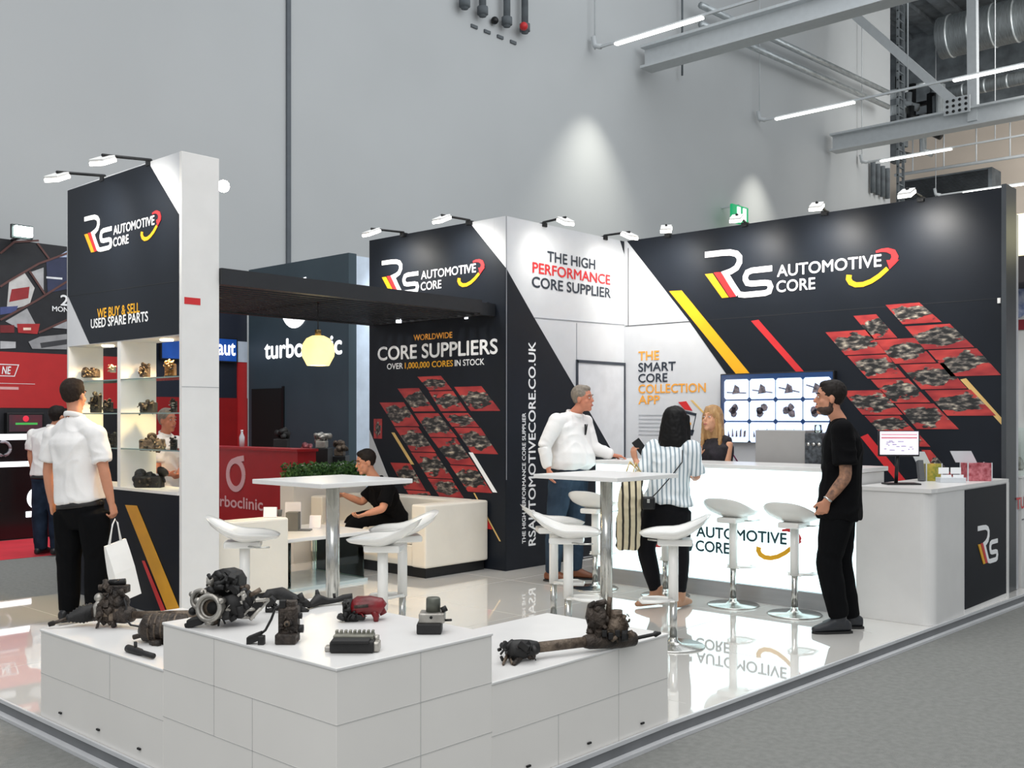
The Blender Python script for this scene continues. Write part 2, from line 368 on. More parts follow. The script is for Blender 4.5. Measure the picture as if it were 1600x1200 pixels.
q0, q1 = onX(1398, 274, 44.6), onX(1600, 243, 44.6); t = thing('pipe_run', 'thin pale pipe crossing under the boxy dark ventilation unit', 'pipes', q0); MB().tube([q0, q1, q1 + (q1 - q0) * .3], .07, n=8).build('pipe', steelp, t)
for i in range(4): v = q0.lerp(q1, .15 + .25 * i); MB().tube([v, v + UP * 1.6], .03, n=6).build('hanger_rod', steelp, t)
random.seed(5)
t = thing('pipe_cluster', 'tangle of dark pipes and valves at the corner of the service bay', 'pipes', (41.3, Yw + .6, 8.5))
for i in range(22):
    px = random.uniform(1396, 1470); y0 = random.uniform(120, 200); X = 43 + random.uniform(-1, 1.5)
    a = onX(px, y0, X); b = MB(); L = random.uniform(.4, 1.6)
    d = random.choice([Vector((0, 0, 1)), Vector((0, -1, 0)), Vector((0, 0, 1))]); b.tube([a, a - d * L, a - d * L + Vector((0, -.4, -.2))], random.uniform(.07, .2), n=8); b.build('pipe', random.choice([duct, blackm, darkbay, blackm]), t)
for i in range(9):
    a = onX(1400 + i * 2 % 7, 150 + i * 12, 41.9); MB().box(a.x - .3, a.y - .25, a.z - .2, a.x + .3, a.y + .25, a.z + .2).build('valve', random.choice([duct, darkbay]), t)
t = thing('cable_ladder', 'upright dark cable ladder at the end of the grey hall wall', 'cable ladder', (41.0, Yw - .3, 6.5))
b = MB()
for dx in (0, .55): b.box(40.9 + dx, Yw - .35, 6.2, 40.97 + dx, Yw - .25, 19)
b.build('side_rail', darkbay, t); b = MB()
for k in range(36): b.box(40.9, Yw - .33, 6.4 + k * .35, 41.5, Yw - .27, 6.45 + k * .35)
b.build('rung', darkbay, t)
for i in range(4):
    p = onY(1364 + 7.5 * i, 281 + 3.2 * i, Yw - .16)
    t = single(MB().cyl(p + Vector((0, 0, -.5)), p + Vector((0, 0, .7)), .10, n=10), 'pipe_stub', darkbay, 'short dark pipe stub on the hall wall beside the upright cable ladder', 'pipe', 'pipe stubs beside the cable ladder')
# pipes at the top of the wall (grid of stubs and slots)
for i, (px, py, h) in enumerate([(726, 14, 1.6), (754, 26, 1.5), (792, 42, 2.0), (820, 52, 2.6)]):
    p = onY(px, py, Yw - .2); lab = ['shortest dark pipe stub at top of the hall wall', 'second dark pipe stub from the shortest at top of wall', 'third dark pipe stub at top of wall, beside the red valve one', 'dark pipe stub with a small red valve at top of wall'][i]
    t = thing('wall_pipe', lab, 'pipe', (p.x, p.y, p.z)); MB().tube([p, p + Vector((0, 0, h * .5)), p + Vector((0, -.05, h + .8))], .085, n=10).build('pipe_run', darkbay, t); MB().cyl(p + Vector((0, 0, .05)), p + Vector((0, 0, .22)), .13, n=10).build('collar', darkbay, t)
    if i == 3: MB().ell(p + Vector((-.15, -.1, .1)), .1).build('valve_wheel', redp, t)
p = onY(773, 32, Yw - .1); single(MB().ell(p, .09, .09, .09), 'wall_camera', blackm, 'small round black camera between pipe stubs on the hall wall', 'camera')
for i in range(4):
    p = onY(741 + 20.3 * i, 41.5 + 8.2 * i, Yw - .02); single(MB().box(p.x - .1, p.y - .02, p.z - .035, p.x + .1, p.y + .02, p.z + .035), 'wall_vent', darkbay, 'small dark slot vent in the row under the wall pipes', 'vent', 'slot vents under the wall pipes')
p = onY(1066, 118, Yw - .2); single(MB().tube([p, p + Vector((0, 0, 4.0)), p + Vector((0, 0, 9))], .03, n=6), 'conduit', darkbay, 'thin dark conduit hanging beside the nearer roof beam', 'conduit')
# tall joist lines behind the near beam
t = thing('pipe_run', 'pair of grey pipes crossing from the nearer beam down to the service bay', 'pipes', onY(1385, 145, Yw - .6))
for dz in (0, .55):
    a = onY(1095, 8, Yw - .6); b = onY(1388, 145, Yw - .6); MB().tube([a + Vector((0, 0, -dz)), b + Vector((0, 0, -dz))], .10, n=8).build('pipe', duct, t)
t = thing('exit_sign', 'green exit sign hanging on the hall wall above the tall logo wall', 'exit sign', onY(1155, 352, Yw - .6))
a = onY(1142, 318, Yw - .6); b = onY(1167, 354, Yw - .6)
green = M('exit_green', (22, 150, 96), .4, emit=.8, var=.05); wl = M('exit_white', (225, 245, 235), .4, emit=1.1, var=0)
MB().box(a.x, Yw - .66, b.z, b.x, Yw - .56, a.z, .02).build('sign_body', green, t)
wd = b.x - a.x
for q in (.36, .72): MB().box(a.x + wd * (q - .09), Yw - .69, b.z + .10, a.x + wd * (q + .09), Yw - .66, a.z - .06).build('pictogram', wl, t)
MB().box((a.x + b.x) / 2 - .03, Yw - .62, a.z, (a.x + b.x) / 2 + .03, Yw + .01, a.z + .05).build('bracket', steelp, t)

# ------------------------------------------------------------------ platform
PX0, PX1, PY1 = 2.2, 9.70, 8.78
def yf(x): return 2.83 - max(0, x - 4.25) * .036
gloss = M('white_gloss_floor', (222, 220, 215), .03, var=.015, scale=.8, coat=.8, spec=.8)
gloss.node_tree.nodes['Principled BSDF'].inputs['IOR'].default_value = 1.55; gloss.node_tree.nodes['Principled BSDF'].inputs['Coat Roughness'].default_value = .02
edge = M('aluminium_edge', (176, 178, 182), .35, .6, var=.06); edged = M('dark_plinth_edge', (112, 114, 116), .55, .2, var=.08); edgel = M('pale_edge', (206, 207, 209), .4, .2, var=.04)
t = thing('stand_platform', 'raised glossy white platform floor under the whole stand', 'platform', (5.9, 5.8, -.08))
foot = [(PX0, 2.83), (4.25, 2.83), (PX1, yf(PX1)), (PX1, PY1), (PX0, PY1)]
MB().prism(foot, lambda u, v, w_: Vector((u, v, w_)), -.078, 0.0).build('deck', gloss, t)
s = MB()
for x in (3.4, 4.6, 5.8, 7.0, 8.2): s.box(x - .0015, 2.95, 0, x + .0015, PY1, .0006)
for y in (4.0, 5.2, 6.4, 7.6): s.box(PX0, y - .0015, 0, PX1, y + .0015, .0006)
s.build('deck_joint', M('deck_seam', (196, 194, 190), .5), t)
def strip(o0, o1, z0, z1, m):
    b = MB()
    pts = [(PX0, PY1), (PX0, 2.83), (4.25, 2.83), (PX1, yf(PX1))]
    def off(d): return [(PX0 - d, PY1), (PX0 - d, 2.83 - d), (4.25, 2.83 - d), (PX1, yf(PX1) - d)]
    A, B = off(o0), off(o1)
    for i in range(3): b.prism([A[i], A[i + 1], B[i + 1], B[i]], lambda u, v, w_: Vector((u, v, w_)), z0, z1)
    return b.build('edge_trim', m, t)
strip(0.0, .014, -.016, .003, edgel); strip(0.0, .010, -.066, -.016, edged); strip(0.0, .045, -.0795, -.062, edgel)

# ------------------------------------------------------------------ display plinths at the front corner
ply = M('plinth_white', (230, 227, 222), .30, var=.02, scale=2, coat=.2)
def plinth(x0, x1, y0, y1, h, label, seams):
    t = thing('display_plinth', label, 'plinth', ((x0 + x1) / 2, (y0 + y1) / 2, 0), group='white display plinths')
    MB().box(x0, y0, 0, x1, y1, h - .012, .002).build('plinth_body', ply, t)
    MB().box(x0 - .004, y0 - .004, h - .012, x1 + .004, y1 + .004, h, .003).build('top_panel', white, t)
    b = MB(); e = .0012
    for z in seams['z']: b.box(x0 - e, y0 - e, z - .0018, x1, y1, z + .0018)
    for x, za, zb in seams.get('x', []): b.box(x - .0018, y0 - e, za, x + .0018, y0 + .01, zb)
    for y, za, zb in seams.get('y', []): b.box(x0 - e, y - .0018, za, x0 + .01, y + .0018, zb)
    b.build('panel_joint', M('plinth_seam', (192, 191, 188), .7), t)
    return t
plinth(2.205, 2.99, 2.835, 4.02, .64, 'tall white display plinth at the front corner carrying the red caliper', dict(z=(.24, .44), x=[(2.6, .24, .628), (2.6, 0, .24)], y=[(3.35, 0, .44), (3.62, .24, .628)]))
plinth(2.99, 4.26, 2.835, 3.62, .44, 'low white display plinth beside the glossy floor edge, one steering rack on it', dict(z=(.22,), x=[(3.41, 0, .22), (3.85, 0, .428)]))
plinth(2.205, 2.99, 4.02, 5.24, .44, 'low white display plinth nearest the display cabinet, heap of steering parts on it', dict(z=(.22,), y=[(4.5, .22, .43)]))
for i, (p, n) in enumerate([(onX(94, 1114, 2.2), 'Y'), (onX(153, 1140, 2.2), 'Y'), (onX(217, 1170, 2.2), 'Y'), (onY(1004, 1130, 2.83), 'X'), (onY(921, 1161, 2.83), 'X'), (onY(826, 1197, 2.83), 'X')]):
    b = MB()
    if n == 'Y': b.box(p.x - .004, p.y - .012, p.z - .004, p.x + .004, p.y + .012, p.z + .004)
    else: b.box(p.x - .012, p.y - .004, p.z - .004, p.x + .012, p.y + .004, p.z + .004)
    if 0 < p.z < .4: single(b, 'floor_clip', blackm, 'tiny dark clip at the foot of the white plinths', 'clip', 'clips at the foot of the plinths')

# ------------------------------------------------------------------ graphic walls of the stand
def arm_light(root, head, label, power=55, wall_n=Vector((-1, 0, 0))):
    root = Vector(root); head = Vector(head)
    t = thing('arm_spotlight', label, 'spotlight', root, group='arm spotlights')
    MB().tube([root, root + Vector((0, 0, .02)), head + Vector((0, 0, .035))], .012, n=8).build('arm', blackm, t)
    MB().box(root.x - .03, root.y - .03, root.z - .03, root.x + .03, root.y + .03, root.z + .012).build('clamp', blackm, t)
    d = (root - head); d.z = 0; d.normalize(); n = d.cross(Vector((0, 0, 1))); tip = (Vector((0, 0, 1)) - d * .42).normalized(); fwd = n.cross(tip)
    MB().obox(head + tip * .010, n, fwd, tip, .055, .085, .010, .004).build('lamp_head', M('lamp_housing', (238, 238, 236), .35), t)
    MB().obox(head - tip * .014, n, fwd, tip, .058, .088, .014, .006).build('lamp_face', glow, t)
    l = spot('arm_lamp', head - tip * .045, root + Vector((0, 0, -.55)), power * .85, 125, 1.0, color=(1, .96, .88), radius=.12)
    return t
WX, CX, WY = 9.34, 7.37, 6.8
# tall logo wall
t = thing('logo_wall', 'long charcoal wall with the large mark, red tiles and screen behind the lit counter', 'exhibition wall', (WX + .1, 4.8, 0))
MB().box(WX, 2.79, 0, WX + .2, WY, 3.5).build('wall_panel', pwhite, t)
f = fX(WX); U = lambda pts: [(-y, z) for y, z in pts]
MB().prism(U([(6.76, 3.5), (2.79, 3.5), (2.79, 0), (4.10, 0), (5.05, 1.4), (5.944, 2.549)]), f, 0, .003).build('charcoal_field', navy, t)
sm = MB(); sm.prism(U([(6.78, 2.541), (2.79, 2.541), (2.79, 2.547), (6.78, 2.547)]), f, 0, .0045)
sm.prism(U([(6.745, 2.545), (6.74, 2.545), (6.74, 3.42), (6.745, 3.42)]), f, 0, .0045); sm.build('panel_joint', M('dark_joint', (20, 24, 30), .7), t)
MB().prism([(-6.196, 2.889), (-6.038, 2.883), (-5.0, 1.72), (-5.16, 1.72)], f, .003, .005).build('amber_bar', yellow, t)
MB().prism([(-5.204, 2.501), (-5.12, 2.508), (-4.5, 1.83), (-4.58, 1.83)], f, .003, .005).build('red_bar', redp, t)
MB().prism(U([(3.14, 1.85), (3.09, 1.86), (2.795, 1.51), (2.795, 1.45)]), f, .003, .005).build('tan_bar', tan, t)
MB().prism(U([(4.05, 1.33), (3.98, 1.36), (3.42, .70), (3.52, .70)]), f, .003, .005).build('red_bar', redp, t)
pic = picture_mat('tile_print', 1)
PT = [[(4.40, 2.34), (3.99, 2.34), (3.80, 2.11), (4.20, 2.11)], [(4.18, 2.10), (3.80, 2.10), (3.62, 1.88), (3.98, 1.88)], [(4.12, 2.48), (3.90, 2.48), (3.70, 2.25), (3.93, 2.25)], [(3.91, 2.24), (3.54, 2.24), (3.35, 2.01), (3.72, 2.01)], [(3.81, 2.56), (3.50, 2.56), (3.30, 2.37), (3.65, 2.37)], [(3.63, 2.35), (3.23, 2.35), (3.02, 2.13), (3.45, 2.13)], [(3.42, 2.12), (3.0, 2.12), (2.80, 1.88), (3.22, 1.88)], [(3.68, 2.0), (3.28, 2.0), (3.08, 1.77), (3.48, 1.77)], [(3.95, 1.87), (3.60, 1.87), (3.40, 1.65), (3.75, 1.65)], [(3.45, 1.76), (3.05, 1.76), (2.84, 1.53), (3.25, 1.53)], [(4.23, 1.77), (3.85, 1.77), (3.65, 1.54), (4.03, 1.54)], [(3.72, 1.64), (3.37, 1.64), (3.15, 1.41), (3.52, 1.41)], [(4.01, 1.53), (3.68, 1.53), (3.52, 1.37), (3.86, 1.37)], [(3.83, 1.36), (3.50, 1.36), (3.40, 1.25), (3.73, 1.25)], [(3.48, 1.22), (3.40, 1.22), (3.16, .95), (3.30, .95)]]
for q in PT: MB().prism(U(q), f, .003, .006).build('picture_tile', pic, t)
logo(fX(WX, 5.745, 2.5), t, w0=.004)
for s, y0, y1, z0, z1, m in [('THE', 6.601, 6.328, 2.150, 2.247, orange), ('SMART', 6.601, 6.113, 2.025, 2.120, darkletter), ('CORE', 6.601, 6.22, 1.905, 1.998, darkletter), ('COLLECTION', 6.601, 5.738, 1.785, 1.879, orange), ('APP', 6.601, 6.32, 1.663, 1.757, orange)]:
    text(s, f, -y0, z0, z1 - z0, y0 - y1, m, t)
par = MB()
random.seed(3)
for k in range(6): par.prism(U([(6.60, 1.545 - k * .043), (6.60 - random.uniform(.40, .5), 1.545 - k * .043), (6.60 - .4, 1.534 - k * .043), (6.60, 1.534 - k * .043)]), f, .001, .003)
par.build('small_print', M('grey_print', (168, 171, 176), .5), t)
ic = MB(); ic.prism(U([(6.2, 1.63), (5.86, 1.56), (5.86, 1.53), (6.2, 1.60)]), f, .001, .003); ic.prism(U([(5.86, 1.56), (5.85, 1.56), (5.9, 1.36), (5.91, 1.36)]), f, .001, .003); ic.prism(U([(6.06, 1.40), (5.88, 1.38), (5.90, 1.32), (6.06, 1.33)]), f, .001, .003)
ic.build('printed_box_outline', darkletter, t); MB().prism(U([(6.08, 1.68), (5.98, 1.69), (5.90, 1.585), (6.0, 1.60)]), f, .003, .005).build('printed_arrow', redp, t); MB().prism(U([(6.06, 1.47), (5.92, 1.46), (5.92, 1.435), (6.06, 1.44)]), f, .001, .003).build('printed_stripe', orange, t)
MB().prism(U([(5.93, 1.70), (5.90, 1.70), (5.70, 1.52), (5.73, 1.52)]), f, .001, .003).build('printed_pencil', tan, t)
MB().box(WX - .03, 2.75, .004, WX + .25, 2.789, 3.52).build('end_post', M('grey_profile', (74, 78, 82), .4, .5), t)
MB().box(WX + .252, 2.75, .004, WX + .31, 2.789, 3.3).build('end_trim', M('pale_profile', (196, 198, 202), .4, .3), t)
MB().box(WX - .02, 2.80, 2.50, WX - .003, 2.825, 2.545).build('panel_clip', white, t)
for i, (px, py, hx, hy) in enumerate([(1045, 362, 1040, 361), (1165, 350, 1150, 348), (1290, 334, 1275, 332), (1440, 312, 1416, 311)]):
    r = onX(px, py, WX); h = onX(hx, hy, 8.85)
    arm_light((WX - .01, r.y, 3.5), (8.86, h.y, 3.47), ['arm spotlight on logo wall nearest the white corner', 'arm spotlight on logo wall in front of the exit sign', 'third arm spotlight along the logo wall from the white corner', 'arm spotlight on logo wall nearest its grey end post'][i], 105)
# white front wall with door
t = thing('slogan_wall', 'white wall with the high performance slogan, closed door and charcoal corner', 'exhibition wall', (8.4, WY + .1, 0))
MB().box(CX, WY, 0, WX - .001, WY + .15, 3.5).build('wall_panel', pwhite, t)
g = fY(WY)
MB().prism([(CX, 2.99), (7.80, 2.52), (8.41, 1.88), (9.06, 1.18), (9.33, .88), (9.33, 0), (CX, 0)], g, 0, .003).build('charcoal_field', navy, t)
MB().prism([(9.26, 3.5), (9.338, 3.5), (9.338, 3.36)], g, 0, .003).build('charcoal_corner', navy, t)
text('THE HIGH', g, 8.0, 3.125, .105, .80, darkletter, t); text('PERFORMANCE', g, 7.77, 2.985, .105, 1.30, redp, t); text('CORE SUPPLIER', g, 7.76, 2.84, .105, 1.32, darkletter, t)
text('RSAUTOMOTIVECORE.CO.UK', g, 7.81, .22, .105, 2.06, letter, t, rot=True); text('THE HIGH PERFORMANCE CORE SUPPLIER', g, 7.66, .25, .052, 1.31, letter, t, rot=True)
j = MB(); j.prism([(7.80, 2.525), (9.338, 2.555), (9.338, 2.563), (7.80, 2.533)], g, 0, .004); j.prism([(8.478, 2.52), (8.486, 2.52), (8.486, 2.13), (8.478, 2.13)], g, 0, .004)
j.prism([(CX + .002, .9), (CX + .012, .9), (CX + .012, 3.5), (CX + .002, 3.5)], g, 0, .004); j.build('panel_joint', M('grey_joint', (138, 142, 148), .7), t)
d = MB().box(8.49, WY - .012, .01, 9.326, WY - .003, 2.10).build('door', M('door_laminate', (205, 207, 212), .5), t)
MB().prism([(8.49, 1.79), (9.06, 1.18), (9.326, .9), (9.326, .02), (8.49, .02)], fY(WY - .012), 0, .002).build('charcoal_print', navy, d)
k = MB(); k.box(8.47, WY - .02, 0, 8.49, WY, 2.13); k.box(8.47, WY - .02, 2.10, 9.335, WY, 2.13); k.box(9.318, WY - .022, 0, 9.337, WY, 2.13); k.build('door_frame', M('dark_frame', (52, 58, 68), .5), t)
MB().tube([(9.22, WY - .05, 1.05), (9.12, WY - .05, 1.05)], .012, n=8).build('door_handle', chrome, d)
for i, (px, py, hx, hy) in enumerate([(850, 350, 885, 353), (945, 370, 985, 373)]):
    r = onY(px, py, WY); h = onY(hx, hy, 6.35); arm_light((r.x, WY + .01, 3.5), (h.x, 6.36, 3.45), ['arm spotlight above the white wall near the outer corner', 'arm spotlight above the white wall at inner corner'][i], 26)
# core suppliers wall
t = thing('suppliers_wall', 'charcoal wall with the core suppliers lettering and red picture tiles behind the sofa', 'exhibition wall', (CX + .08, 7.85, 0))
MB().box(CX, WY + .152, 0, CX + .15, 8.88, 3.5).build('wall_panel', pwhite, t); 
f = fX(CX)
MB().prism(U([(8.88, 3.5), (7.30, 3.5), (6.80, 2.99), (6.80, 0), (8.0, 0), (8.47, .72), (8.88, 1.38)]), f, 0, .003).build('charcoal_field', navy, t)
MB().prism(U([(8.88, 1.36), (8.47, .70), (8.0, 0), (8.2, 0), (8.88, 1.0)]), f, 0, .003).build('white_wedge', pwhite, t)
MB().prism(U([(8.88, 1.0), (8.2, 0), (8.88, 0)]), f, 0, .003).build('charcoal_wedge', navy, t)
MB().prism(U([(8.80, 1.5), (8.66, 1.5), (8.66, 1.28), (8.80, 1.28)]), f, .003, .006).build('picture_tile', pic, t)
logo(fX(CX, 8.66, 2.66, .767), t, w0=.005)
text('WORLDWIDE', f, -8.14, 2.34, .06, .59, orange, t); text('CORE SUPPLIERS', f, -8.73, 2.15, .145, 1.82, letter, t, bold=.03)
text('OVER', f, -8.575, 2.045, .062, .26, letter, t); text('1,000,000 CORES', f, -8.28, 2.045, .062, .74, yellow, t, bold=.028); text('IN STOCK', f, -7.51, 2.045, .062, .42, letter, t)
CT = [[(8.70, 1.68), (8.30, 1.68), (8.05, 1.42), (8.45, 1.42)], [(8.40, 1.83), (8.06, 1.83), (7.80, 1.58), (8.14, 1.58)], [(8.08, 1.95), (7.72, 1.95), (7.55, 1.80), (7.90, 1.80)], [(7.52, 1.83), (7.13, 1.83), (6.87, 1.58), (7.28, 1.58)], [(7.90, 1.79), (7.54, 1.79), (7.34, 1.58), (7.72, 1.58)], [(8.13, 1.56), (7.76, 1.56), (7.48, 1.31), (7.88, 1.31)], [(8.45, 1.41), (8.07, 1.41), (7.80, 1.15), (8.18, 1.15)], [(7.70, 1.56), (7.32, 1.56), (7.16, 1.42), (7.55, 1.42)], [(7.87, 1.30), (7.49, 1.30), (7.22, 1.03), (7.57, 1.03)], [(7.52, 1.41), (7.14, 1.41), (6.90, 1.15), (7.26, 1.15)], [(8.18, 1.14), (7.80, 1.14), (7.54, .88), (7.92, .88)], [(7.58, 1.02), (7.22, 1.02), (6.98, .76), (7.32, .76)], [(8.52, 1.02), (8.20, 1.02), (7.95, .74), (8.28, .74)], [(7.92, .87), (7.55, .87), (7.38, .69), (7.74, .69)], [(8.26, .73), (7.9, .73), (7.8, .60), (8.14, .60)]]
for q in CT: MB().prism(U(q), f, .003, .006).build('picture_tile', pic, t)
MB().prism(U([(8.50, 1.35), (8.45, 1.35), (8.13, 1.01), (8.18, 1.01)]), f, .006, .008).build('tan_bar', tan, t)
MB().prism(U([(7.31, 1.16), (7.25, 1.16), (6.91, .77), (6.97, .77)]), f, .006, .008).build('white_bar', letter, t)
MB().prism(U([(7.24, .75), (7.22, .75), (6.86, .29), (6.88, .29)]), f, .006, .008).build('tan_bar', tan, t)
MB().prism(U([(7.20, .62), (7.12, .60), (6.98, .40), (7.08, .40)]), f, .003, .005).build('red_bar', redp, t)
for i, (px, py, hx, hy) in enumerate([(632, 368, 580, 370), (735, 350, 690, 349)]):
    r = onX(px, py, CX); h = onX(hx, hy, 6.9); arm_light((CX - .01, r.y, 3.5), (6.9, h.y, 3.46), ['arm spotlight above the suppliers wall at its far end', 'arm spotlight above the suppliers wall beside its white peak'][i], 95)
# rest of the storage room behind the two walls
t = thing('storage_room', 'plain white rear panels closing the storage room behind the stand walls', 'exhibition wall', (8.4, 8.8, 0))
MB().box(CX + .152, 8.80, .004, WX + .2, 8.88, 3.49).build('rear_panel', pwhite, t); MB().box(WX + .12, WY + .16, .004, WX + .2, 8.80, 3.49).build('side_panel', pwhite, t)

# ------------------------------------------------------------------ display cabinet with header
KX, KY0, KY1 = 3.95, 6.93, 8.85
t = cab = thing('display_cabinet', 'tall display cabinet with charcoal header, glass shelves and white end pillar', 'display cabinet', (4.1, 7.9, 0))
MB().box(KX, KY0, 0, KX + .315, KY0 + .035, 3.5, .002).build('end_pillar', white, t)
MB().box(KX + .001, KY1 - .03, 0, KX + .31, KY1, 2.14).build('side_panel', white, t)
MB().box(KX + .001, 7.88, .946, KX + .31, 7.935, 2.14).build('divider', white, t)
MB().box(KX, KY0 + .036, 2.13, KX + .31, KY1, 3.5).build('header_box', pwhite, t)
f = fX(KX)
MB().prism(U([(8.835, 3.49), (7.42, 3.49), (6.966, 3.03), (6.966, 2.135), (8.42, 2.135), (8.835, 2.58)]), f, 0, .003).build('charcoal_field', navy, t)
MB().prism(U([(8.835, 2.565), (6.966, 2.53), (6.966, 2.536), (8.835, 2.571)]), f, .003, .0045).build('panel_joint', M('dark_joint', (20, 24, 30), .7), t)
a = onX(133, 343, KX); b = onX(253, 345, KX); sc_ = (a.y - b.y) / 2.06
logo(fX(KX, a.y, a.z - .735 * sc_, sc_), t, w0=.004)
a = onX(153, 497, KX); b = onX(219, 489, KX); text('WE BUY & SELL', f, -a.y, a.z, .075, a.y - b.y, yellow, t)
a = onX(143, 513, KX); b = onX(232, 504, KX); text('USED SPARE PARTS', f, -a.y, a.z, .075, a.y - b.y, letter, t)
MB().box(KX + .002, KY0 + .036, 0, KX + .31, KY1 - .031, .93).build('lower_cabinet', navy2, t)
MB().box(KX - .012, KY0 + .036, .93, KX + .31, KY1 - .031, .952).build('cabinet_top', white, t)
def bar(p, m, nm):
    q = [onX(x, y, KX) for x, y in p]; MB().prism([(-v.y, v.z) for v in q], f, 0, .003).build(nm, m, t)
bar([(196, 789), (214, 790), (281, 952), (262, 955)], M('mustard_print', (206, 148, 28), .45), 'amber_bar'); bar([(222, 876), (226, 876), (259, 955), (252, 955)], redp, 'red_bar')
for zz, in ((1.266,), (1.55,), (1.824,)):
    MB().box(KX + .005, KY0 + .037, zz - .008, KX + .305, 7.879, zz).build('glass_shelf', glass, t); MB().box(KX + .005, 7.936, zz - .008, KX + .305, KY1 - .032, zz).build('glass_shelf', glass, t)
    for (ya, yb) in ((KY0 + .037, 7.879), (7.936, KY1 - .032)): MB().box(KX + .001, ya, zz - .009, KX + .005, yb, zz + .001).build('shelf_edge', M('glass_edge', (112, 132, 130), .15), t)
for y in (7.42, 8.4):
    MB().cyl((KX + .15, y, 2.118), (KX + .15, y, 2.13), .05).build('downlight', M('warm_lamp', (255, 236, 190), .4, emit=12, var=0), t)
    spot('shelf_lamp', (KX + .15, y, 2.10), (KX + .16, y, 0), 85, 150, .5, color=(1, .64, .28), radius=.05)
a = onY(288, 464, KY0); b = onY(313, 477, KY0)
MB().box(a.x, KY0 - .002, b.z, b.x, KY0, a.z).build('red_sticker', redp, t)
MB().box(KX, KY0 - .0015, 1.742, KX + .315, KY0, 1.745).build('panel_joint', M('grey_joint', (138, 142, 148), .7), t)
for i, (px, py, hx, hy) in enumerate([(160, 279, 85, 281), (232, 252, 156, 252)]):
    r = onX(px, py, KX); h = onX(hx, hy, 3.4); arm_light((KX + .02, r.y, 3.5), (3.42, h.y, 3.36), ['arm spotlight at the outer end of the cabinet header', 'arm spotlight on cabinet header beside the white peak'][i], 70)
p = onY(349, 291, 8.2)
t = thing('arm_spotlight', 'bright bare spotlight shining beside the top of the white pillar', 'spotlight', p, group=None)
MB().ell(p, .055).build('lamp_face', M('hot_glow', (255, 252, 240), .4, emit=30, var=0), t); MB().tube([p + Vector((.02, .05, .02)), p + Vector((-.3, .1, .25)), Vector((KX + .25, 8.3, 3.5))], .012, n=8).build('arm', blackm, t)

# ------------------------------------------------------------------ canopy
t = thing('slatted_canopy', 'black slatted canopy spanning from the white pillar to the suppliers wall', 'canopy', (5.8, 7.85, 2.5))
cm = M('canopy_black', (30, 32, 36), .5, var=.12); x0, x1 = KX + .318, CX - .012
MB().box(x0, 6.90, 2.535, x1 - .22, 6.96, 2.66).build('front_beam', cm, t); MB().box(x1 - .22, 6.93, 2.52, x1, 7.0, 2.64).build('beam_bracket', cm, t)
MB().box(x0, 8.74, 2.535, x1, 8.80, 2.66).build('rear_beam', cm, t); MB().box(x1 - .05, 7.0, 2.535, x1 - .006, 8.74, 2.66).build('side_beam', cm, t); MB().box(x0, 6.96, 2.535, x0 + .05, 8.74, 2.66).build('side_beam', cm, t)
for k in range(14): y = 7.05 + k * .122; MB().box(x0 + .05, y, 2.55, x1 - .05, y + .045, 2.65).build('slat', cm, t)
pq = atD(497, 548, 9.25); MB().box(pq.x - .03, 6.96, 2.56, pq.x + .03, 8.74, 2.645).build('support_rail', cm, t)
for px, py in ((623, 503), (660, 504), (730, 497)):
    p = onZ(px, py, 2.53); MB().cyl((p.x, p.y, 2.52), (p.x, p.y, 2.56), .03, n=12).build('downlight', M('small_lamp', (235, 240, 245), .4, emit=2, var=0), t)
p = atD(497, 548, 9.25)
t = thing('pendant_lamp', 'glowing cream globe pendant lamp hanging under the black canopy', 'pendant lamp', p)
sh = [(.055, .135), (.105, .11), (.138, .06), (.150, 0), (.145, -.05), (.118, -.10), (.10, -.135)]
MB().lathe([(r, h) for r, h in sh], p).build('lamp_shade', M('lamp_shade_glow', (255, 226, 150), .4, emit=1.25, var=.08, scale=5), t)
MB().cyl(p + Vector((0, 0, .13)), p + Vector((0, 0, .19)), .028).build('cap', M('brass', (160, 130, 80), .35, .8), t); MB().cyl(p + Vector((0, 0, .18)), (p.x, p.y, 2.60), .004, n=6).build('cord', blackm, t)
pl = bpy.data.lights.new('pendant_bulb', 'POINT'); pl.energy = 12; pl.color = (1, .85, .6); pl.shadow_soft_size = .1; po = bpy.data.objects.new('pendant_bulb', pl); C.objects.link(po); po.location = p + Vector((0, 0, -.17))

# ------------------------------------------------------------------ lit counter
LX = 7.52
t = thing('lit_counter', 'long white bar counter with glowing front panel and the mark on it', 'counter', (7.85, 4.55, 0))
MB().box(LX + .03, 3.31, 0, 8.08, 5.80, 1.08).build('counter_body', white, t)
MB().box(LX - .005, 3.29, 1.085, 8.12, 5.83, 1.12, .004).build('worktop', white, t)
lit = M('backlit_panel', (222, 246, 250), .3, emit=1.45, var=.03, scale=1.2)
MB().box(LX, 3.31, .14, LX + .03, 5.80, 1.083).build('light_panel', lit, t)
MB().box(LX - .015, 3.31, 0, LX + .03, 5.80, .135).build('kick_plate', M('grey_kick', (168, 168, 170), .3, .5, var=.05, stretch=(1, .3, 4)), t)
tealm = M('teal_lettering', (24, 62, 70), .5, var=.05)
logo(fX(LX, 5.37, .16, .79), t, main=tealm, w0=.001, bold=.034)
